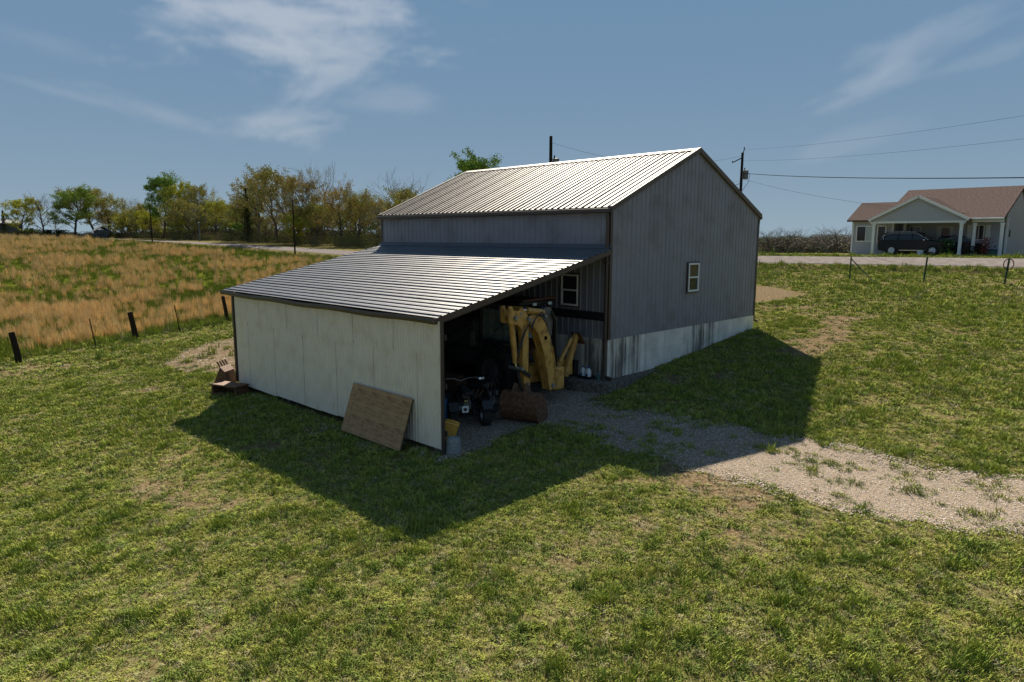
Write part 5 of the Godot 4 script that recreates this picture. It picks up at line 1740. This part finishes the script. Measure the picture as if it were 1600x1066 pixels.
func woods() -> void:
	var brown := Color(0.085, 0.072, 0.062)
	var grey := Color(0.13, 0.12, 0.112)
	var K := {
		"green": [grow(101, 0.95, 17, [Color(0.10, 0.15, 0.03), Color(0.13, 0.17, 0.035), Color(0.07, 0.11, 0.03)], brown, 0.16, 0.011), grow(102, 0.9, 17, [Color(0.10, 0.14, 0.035), Color(0.14, 0.16, 0.03)], brown, 0.2, 0.011)],
		"yellow": [grow(111, 0.95, 14, [Color(0.22, 0.21, 0.03), Color(0.17, 0.18, 0.035)], brown, 0.18, 0.011), grow(112, 1.05, 11, [Color(0.24, 0.21, 0.045), Color(0.15, 0.17, 0.03)], grey, 0.18, 0.011)],
		"olive": [grow(121, 1.0, 11, [Color(0.15, 0.15, 0.04), Color(0.12, 0.13, 0.045), Color(0.19, 0.14, 0.05)], brown, 0.2, 0.010), grow(122, 1.1, 11, [Color(0.14, 0.15, 0.04), Color(0.18, 0.16, 0.05)], brown, 0.22, 0.009), grow(123, 0.95, 8, [Color(0.15, 0.15, 0.05), Color(0.2, 0.14, 0.055)], grey, 0.2, 0.011)],
		"oak": [grow(131, 1.25, 10, [Color(0.17, 0.15, 0.045), Color(0.2, 0.13, 0.045), Color(0.12, 0.12, 0.045)], brown * 0.8, 0.24, 0.010), grow(132, 1.2, 8, [Color(0.17, 0.15, 0.045), Color(0.19, 0.13, 0.05)], brown * 0.8, 0.25, 0.011)],
		"bare": [grow(141, 1.1, 0, [], grey, 0.3, 0.01), grow(142, 1.2, 1, [Color(0.17, 0.12, 0.08)], grey, 0.3, 0.004), grow(143, 1.05, 0, [], brown, 0.22, 0.01)],
		"cedar": [cedar(151)],
	}
	var L := {
		"green": ["full green tree rising from the wood's edge", "tall leafy green tree in the roadside wood"], "yellow": ["bright yellow-green tree coming into leaf in the wood", "loose yellow-green young tree in the wood"],
		"olive": ["thinly leafed olive tree in the roadside wood", "olive-green tree with visible branches across the road", "sparse olive tree beside its neighbours in the wood"], "oak": ["broad dark-limbed oak with brownish new leaves across the road", "spreading oak with open crown by the road"],
		"bare": ["leafless grey tree showing bare twigs above the wood", "bare pale-branched tree among the leafing trees"], "cedar": ["dark narrow evergreen cedar in the wood"]}
	var T := TREES
	var n := {}
	for a in T:
		var k: String = a[4]
		n[k] = n.get(k, -1) + 1
		var kinds: Array = K[k]
		var labels: Array = L[k]
		put_tree(kinds[n[k] % kinds.size()], G(a[0], a[1]), a[2] * 1.14, labels[n[k] % labels.size()], "trees of the roadside wood", {"cedar": "cedar_tree", "oak": "oak_tree", "bare": "bare_tree"}.get(k, "leafy_tree"), clampf(a[3] / a[2] / 0.62, 0.8, 1.5))
	put_tree(K["bare"][0], G(62.0, 94.5), 14.2, "large leafless tree spreading behind the barn's far eave", "", "bare_tree", 1.15)
	put_tree(K["green"][0], G(70.0, 82.8), 16.9, "green treetop showing over the barn's roof ridge", "", "leafy_tree")
	for a in [[92.0, 36.9, 5.0], [96.0, 35.8, 5.4], [92.0, 28.2, 4.5], [84.0, 23.6, 4.6]]:
		put_tree(K["bare"][2 if a[2] > 4.55 else 1], G(a[0], a[1]), a[2], "small leafless tree in the dip between the barn and the house", "bare trees past the road", "bare_tree", 1.7)
	# back row that fills the gaps between the trunks
	rng.seed = 77
	for i in 84:
		var v := 68.0 + i * 1.6
		var k: String = ["olive", "bare", "yellow", "olive", "green", "bare", "olive"][i % 7]
		var kinds: Array = K[k]
		put_tree(kinds[i % kinds.size()], G(rng.randf_range(39.0, 60.0), v + rng.randf_range(-2, 2)), rng.randf_range(4.5, 9.0), "%s tree in the back row of the wood" % {"olive": "thin olive", "bare": "leafless grey", "yellow": "pale yellow-green", "green": "small green"}[k], "back row of the wood", "back_row_tree", 1.2)
	# brush at the foot of the wood
	var clump := bush_mesh(9)
	var list := []
	rng.seed = 31
	for i in 900:
		var v := rng.randf_range(66.0, 205.0)
		var x := rng.randf_range(37.5, 62.0)
		var s := rng.randf_range(0.5, 1.5) * (1.0 if x < 46.0 else 1.5)
		var c: Color = [Color(0.13, 0.135, 0.055), Color(0.17, 0.14, 0.085), Color(0.19, 0.19, 0.06), Color(0.09, 0.095, 0.05)][i % 4]
		list.append([Transform3D(Basis(Vector3.UP, rng.randf() * TAU).scaled(Vector3(s, s * 0.9, s)), G(x, v)), c])
	for i in 260:
		var v := rng.randf_range(176.0, 205.0)
		var s := rng.randf_range(0.7, 1.8)
		list.append([Transform3D(Basis(Vector3.UP, rng.randf() * TAU).scaled(Vector3(s, s * 0.8, s)), G(rng.randf_range(-4.0, 40.0), v)), [Color(0.04, 0.045, 0.02), Color(0.055, 0.05, 0.03)][i % 2]])
	scatter("undergrowth", clump, "leaf", list, "tangled low brush at the foot of the roadside wood", "brush")
	# far wooded valley between barn and house; haze painted in as lightened, greyed leaf colours
	var far := []
	rng.seed = 32
	for i in 2600:
		var d := pow(rng.randf(), 1.6)
		var x := lerpf(110.0, 620.0, d)
		var v := lerpf(10.0, 40.0, rng.randf()) * (x / 110.0) * 1.35 - 8.0
		var s := lerpf(1.6, 3.6, rng.randf()) * (1.0 + d * 1.0)
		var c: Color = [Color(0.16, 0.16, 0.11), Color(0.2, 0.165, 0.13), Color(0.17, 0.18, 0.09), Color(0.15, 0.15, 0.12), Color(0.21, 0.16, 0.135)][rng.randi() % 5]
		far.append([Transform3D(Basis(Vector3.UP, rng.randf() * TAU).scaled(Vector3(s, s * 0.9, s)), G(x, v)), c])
	for i in 2200:
		var a := rng.randf_range(-0.15, 1.75)
		var r := rng.randf_range(480.0, 1150.0)
		var s := rng.randf_range(5.0, 9.0)
		far.append([Transform3D(Basis(Vector3.UP, rng.randf() * TAU).scaled(Vector3(s, s * 0.7, s)), G(cos(a) * r, sin(a) * r)), [Color(0.17, 0.18, 0.14), Color(0.19, 0.175, 0.15)][i % 2]])  # hill trees greyed the same way, haze put into their colour
	scatter("distant_woods", clump, "leaf", far, "far grey-brown wooded valley, haze painted into its colour, between the barn and the house", "woods")
	shrub(G(19.5, 180.0), 1.6, 2.2, 500, Color(0.12, 0.14, 0.02), "yellow_bush", "small yellow-green bush by the grey shed at the field's far edge")
	shrub(G(22.5, 178.0), 1.3, 1.9, 500, Color(0.02, 0.04, 0.015), "dark_bush", "rounded dark green bush at the field's far edge")
	shrub(G(25.1, 178.5), 1.4, 1.9, 500, Color(0.03, 0.055, 0.015), "trimmed_bush", "low clipped green bush beside the rounded dark one")
	# far buildings
	var o := G(16.9, 213.0)
	var t := thing("metal_shed", "blue-grey metal shed at the far edge of the field", "shed", o)
	var m := B(o)
	m.box(o + Vector3(0, 2.0, 0), Vector3(12.0, 4.4, 8.0))
	part(t, "wall", m, "far_barn")
	var rf := B(o)
	rf.extrude([Vector2(-4.4, 4.2), Vector2(0, 5.3), Vector2(4.4, 4.2), Vector2(4.4, 4.0), Vector2(0, 5.1), Vector2(-4.4, 4.0)], o - Vector3(6.2, 0, 0), Vector3(0, 0, -1), Vector3.UP, Vector3(12.4, 0, 0))
	part(t, "roof", rf, "far_barn")
	var dr := B(o)
	dr.box(o + Vector3(1.5, 1.4, 4.03), Vector3(2.8, 2.8, 0.08))
	part(t, "door", dr, "cab_grey")
	var o2 := G(33.7, 179.0)
	var t2 := thing("small_shed", "small grey shed with pitched roof at the wood's edge across the road", "shed", o2)
	var m2 := B(o2)
	m2.box(o2 + Vector3(0, 1.0, 0), Vector3(2.6, 2.2, 2.6))
	part(t2, "wall", m2, "far_barn")
	var r2 := B(o2)
	r2.extrude([Vector2(-1.7, 1.9), Vector2(0, 3.0), Vector2(1.7, 1.9), Vector2(1.7, 1.75), Vector2(0, 2.8), Vector2(-1.7, 1.75)], o2 + Vector3(0, 0, 1.5), Vector3.RIGHT, Vector3.UP, Vector3(0, 0, -3.0))
	part(t2, "roof", r2, "transformer_grey")

func bush_mesh(sd: int) -> ArrayMesh:
	rng.seed = sd
	var m := B()
	m.colored = true
	for i in 520:
		var d := Vector3(rng.randfn(0, 0.42), rng.randf_range(0.0, 1.25), rng.randfn(0, 0.42))
		leaf(m, d, 0.05, Color.WHITE)
	return m.mesh()

func scatter(called: String, mesh: Mesh, material: String, list: Array, label := "", category := "") -> void:
	var mm := MultiMesh.new()
	mm.transform_format = MultiMesh.TRANSFORM_3D
	mm.use_colors = true
	mm.mesh = mesh
	mm.instance_count = list.size()
	var buf := PackedFloat32Array()
	buf.resize(list.size() * 16)
	var i := 0
	for e in list:
		var t: Transform3D = e[0]
		var c: Color = e[1]
		buf[i] = t.basis.x.x; buf[i + 1] = t.basis.y.x; buf[i + 2] = t.basis.z.x; buf[i + 3] = t.origin.x
		buf[i + 4] = t.basis.x.y; buf[i + 5] = t.basis.y.y; buf[i + 6] = t.basis.z.y; buf[i + 7] = t.origin.y
		buf[i + 8] = t.basis.x.z; buf[i + 9] = t.basis.y.z; buf[i + 10] = t.basis.z.z; buf[i + 11] = t.origin.z
		buf[i + 12] = c.r; buf[i + 13] = c.g; buf[i + 14] = c.b; buf[i + 15] = 1.0
		i += 16
	mm.buffer = buf
	var o := MultiMeshInstance3D.new()
	o.multimesh = mm
	o.material_override = M[material]
	o.name = numbered(self, called)
	add_child(o, true)
	o.set_meta("kind", "stuff")
	if label: tag(o, label, category)

func tuft(sd: int, n: int, rad: float, lo: float, hi: float, wid: float, lean: float) -> ArrayMesh:
	rng.seed = sd
	var m := B()
	m.colored = true
	for i in n:
		var a := rng.randf() * TAU
		var r := rad * sqrt(rng.randf())
		var p := Vector3(cos(a) * r, -0.01, sin(a) * r)
		var h := rng.randf_range(lo, hi)
		var b := rng.randf() * TAU
		var out := Vector3(cos(b), 0, sin(b)) * h * lean * rng.randf_range(0.3, 1.4)
		var side := Vector3(-sin(b), 0, cos(b)).rotated(Vector3.UP, rng.randf_range(-0.8, 0.8)) * wid * rng.randf_range(0.6, 1.3)
		var k := rng.randf_range(0.6, 1.4)
		m.col = Color(k * rng.randf_range(0.9, 1.15), k, k * rng.randf_range(0.8, 1.2))
		var mid := p + out * 0.35 + Vector3.UP * h * 0.6
		var tip := p + out + Vector3.UP * h
		m.quad(p - side, p + side, mid + side * 0.8, mid - side * 0.8)
		m.tri(mid - side * 0.8, mid + side * 0.8, tip)
	return m.mesh()

func built_on(x: float, v: float) -> bool:
	return (x > -0.02 and x < BW + 0.02 and v > 0.0 and v < BL) or (x > -LW + 0.02 and x <= 0.0 and v > 0.1 and v < 10.5)

func grass() -> void:
	var eye := Vector2(-15.66, -11.59)
	var fw := Vector2(0.7104, 0.7038)
	var rt := Vector2(0.704, -0.7101)
	var tufts := [tuft(1, 30, 0.085, 0.025, 0.06, 0.0055, 1.1), tuft(2, 28, 0.095, 0.02, 0.05, 0.006, 1.3), tuft(3, 34, 0.08, 0.03, 0.075, 0.005, 0.9)]
	var lists := [[], [], []]
	var pebbles := []
	rng.seed = 900
	var bands := [[5.5, 15.0, 0.085, 1.0], [15.0, 27.0, 0.125, 1.35], [27.0, 66.0, 0.25, 2.2]]
	for bd in bands:
		var d: float = bd[0]
		var st: float = bd[2]
		while d < bd[1]:
			var half: float = d * 0.80 + 1.5
			var s := -half
			while s < half:
				var q := eye + fw * (d + rng.randf_range(-0.5, 0.5) * st) + rt * (s + rng.randf_range(-0.5, 0.5) * st)
				s += st
				var x := q.x
				var v := q.y
				if (x > 28.4 and x < 32.8) or x > 39.6 or v > 26.6: continue
				if built_on(x, v): continue
				var l := lush(x, v)
				var fine := nz_a.get_noise_2d(x * 3.1 + 9.0, v * 3.1)
				var fine2 := nz_a.get_noise_2d(x * 1.35 - 33.0, v * 1.35)
				var keep := 0.16 + 1.0 * smoothstep(0.16, 0.5, l * 0.75 + 0.32 * fine + 0.42 * fine2 + 0.12)
				var gr := on_gravel(x, v)
				var rim := 0.0
				if x > -8.0 and x < 1.5 and v < 1.0:
					for off in [[0.3, 0.0], [-0.3, 0.0], [0.15, 0.2], [-0.15, -0.2]]:
						if on_gravel(x + off[0], v + off[1]) != gr: rim += 0.25
				if not gr: keep *= 1.0 - 0.5 * rim
				if gr:
					keep = 0.0
					if v < -0.6 or v > 11.0: keep = 0.6 * smoothstep(-0.03, 0.32, nz_a.get_noise_2d(x * 1.1, v * 0.6 + 30.0)) + (0.45 if x > 12.0 else 0.03) + rim * 0.55
				if rng.randf() > keep: continue
				var dry := clampf(0.62 - l + 0.35 * fine + rng.randf_range(-0.2, 0.2), 0.0, 1.0)
				var tone := nz_a.get_noise_2d(x * 1.7 - 20.0, v * 1.7)
				var c := Color(0.25, 0.285, 0.056).lerp(Color(0.15, 0.2, 0.052), clampf(0.3 - tone * 1.6, 0, 1)).lerp(Color(0.35, 0.335, 0.1), clampf(tone * 1.3 - 0.1, 0, 1))
				c = c.lerp(Color(0.37, 0.315, 0.215), smoothstep(0.3, 0.8, dry) * 0.85)
				if rng.randf() < 0.10: c = c.lerp(Color(0.36, 0.31, 0.2), 0.7)
				var k: float = bd[3] * rng.randf_range(0.7, 1.25)
				var hh := rng.randf_range(0.6, 1.2) * (0.75 + 0.55 * smoothstep(0.4, 0.9, l))
				var tall := smoothstep(0.18, 0.42, nz_a.get_noise_2d(x * 1.5 + 70.0, v * 1.5 - 15.0) + 0.3 * fine)
				hh *= 1.0 + 0.55 * tall
				k *= 1.0 + 0.25 * tall
				c = c.lerp(Color(0.23, 0.29, 0.05), tall * 0.45)
				if v > 25.4: hh *= 2.6
				if x > 25.0: hh *= 1.25
				lists[rng.randi() % 3].append([Transform3D(Basis(Vector3.UP, rng.randf() * TAU).scaled(Vector3(k, k * hh, k)), Vector3(x, H(x, v), -v)), c])
			d += st
	for i in 3:
		scatter("lawn_grass", tufts[i], "blade", lists[i], "short patchy mown lawn round the barn", "grass")
	# loose stone on the drive and the bare patches
	rng.seed = 901
	var stone := B()
	stone.colored = true
	stone.lathe([Vector2(0.0, -0.5), Vector2(0.8, -0.3), Vector2(1.0, 0.1), Vector2(0.55, 0.55), Vector2(0.0, 0.65)], Vector3.ZERO, Basis.IDENTITY, 5, false)
	for i in 110000:
		var x := rng.randf_range(-7.0, 0.6)
		var v := rng.randf_range(-15.0, 3.0)
		var near := on_gravel(x, v)
		if not near: near = rng.randf() < 0.12 and (on_gravel(x + 0.25, v) or on_gravel(x - 0.25, v) or on_gravel(x, v - 0.25))
		if not near: continue
		pebbles.append(pebble(x, v, rng.randf_range(0.006, 0.017)))
	for i in 5000:
		var x := rng.randf_range(-7.0, 1.0)
		var v := rng.randf_range(11.0, 21.0)
		if on_gravel(x, v): pebbles.append(pebble(x, v, rng.randf_range(0.015, 0.035)))
	scatter("loose_gravel", stone.mesh(), "pebble", pebbles, "pale loose gravel on the drive and inside the lean-to", "gravel")
	field_grass()

func pebble(x: float, v: float, s: float) -> Array:
	var k := rng.randf_range(0.5, 1.3)
	return [Transform3D(Basis.from_euler(Vector3(rng.randf() * 0.6, rng.randf() * TAU, rng.randf() * 0.6)).scaled(Vector3(s * rng.randf_range(0.8, 1.5), s * 0.6, s)), Vector3(x, H(x, v) + 0.016, -v)), Color(0.37 * k, 0.32 * k, 0.275 * k)]

func field_grass() -> void:
	var tall := [tuft(11, 40, 0.16, 0.45, 0.85, 0.006, 0.22), tuft(12, 34, 0.2, 0.35, 0.75, 0.006, 0.3)]
	var low := tuft(13, 40, 0.22, 0.12, 0.32, 0.008, 0.5)
	var tl := [[], []]
	var ll := []
	rng.seed = 902
	var eye := Vector2(-15.66, -11.59)
	var fw := Vector2(0.7104, 0.7038)
	var rt := Vector2(0.704, -0.7101)
	for bd in [[28.0, 55.0, 0.33, 1.0], [55.0, 110.0, 0.6, 1.3], [110.0, 190.0, 1.2, 2.0]]:
		var d: float = bd[0]
		while d < bd[1]:
			var s: float = -d * 0.80 - 2.0
			while s < d * 0.1:
				var q: Vector2 = eye + fw * (d + rng.randf_range(-0.5, 0.5) * bd[2]) + rt * (s + rng.randf_range(-0.5, 0.5) * bd[2])
				s += bd[2]
				var x := q.x
				var v := q.y
				if v < 26.4 or v > 186.0 or x > 27.6 or x < -60.0: continue
				var edge := smoothstep(26.4, 27.6, v)
				var a := nz_a.get_noise_2d(x * 0.10 + 5.0, v * 0.10)
				var b := nz_a.get_noise_2d(x * 0.45, v * 0.45 + 80.0)
				var band := exp(-pow((v - 28.9 - 0.05 * x) / 1.3, 2.0)) * smoothstep(-9.5, -6.0, x)
				var m := a * 0.8 + b * 0.75 + band * 0.6 + 0.02
				if x > 22.0: m -= 0.9 * smoothstep(21.0, 24.0, x)
				var k: float = bd[3] * rng.randf_range(0.75, 1.2)
				var place := Transform3D(Basis(Vector3.UP, rng.randf() * TAU).scaled(Vector3(k, (0.5 + 0.5 * k) * rng.randf_range(0.8, 1.15), k)), G(x, v))
				if m > 0.09 + rng.randf_range(-0.12, 0.12) and edge > 0.6 and rng.randf() < 0.8:
					var c := Color(0.66, 0.45, 0.22).lerp(Color(0.58, 0.46, 0.25), rng.randf())
					tl[rng.randi() % 2].append([place, c * rng.randf_range(0.75, 1.15)])
				if rng.randf() < 0.85:
					ll.append([place, Color(0.15, 0.19, 0.03).lerp(Color(0.23, 0.23, 0.05), clampf(rng.randf() + a, 0, 1))])
			d += bd[2]
	scatter("tall_dry_grass", tall[0], "blade", tl[0], "tall orange-brown dry grass standing in the field", "grass")
	scatter("tall_dry_grass", tall[1], "blade", tl[1], "tall orange-brown dry grass standing in the field", "grass")
	scatter("field_grass", low, "blade", ll, "rough green grass of the unmown field beyond the fence", "grass")
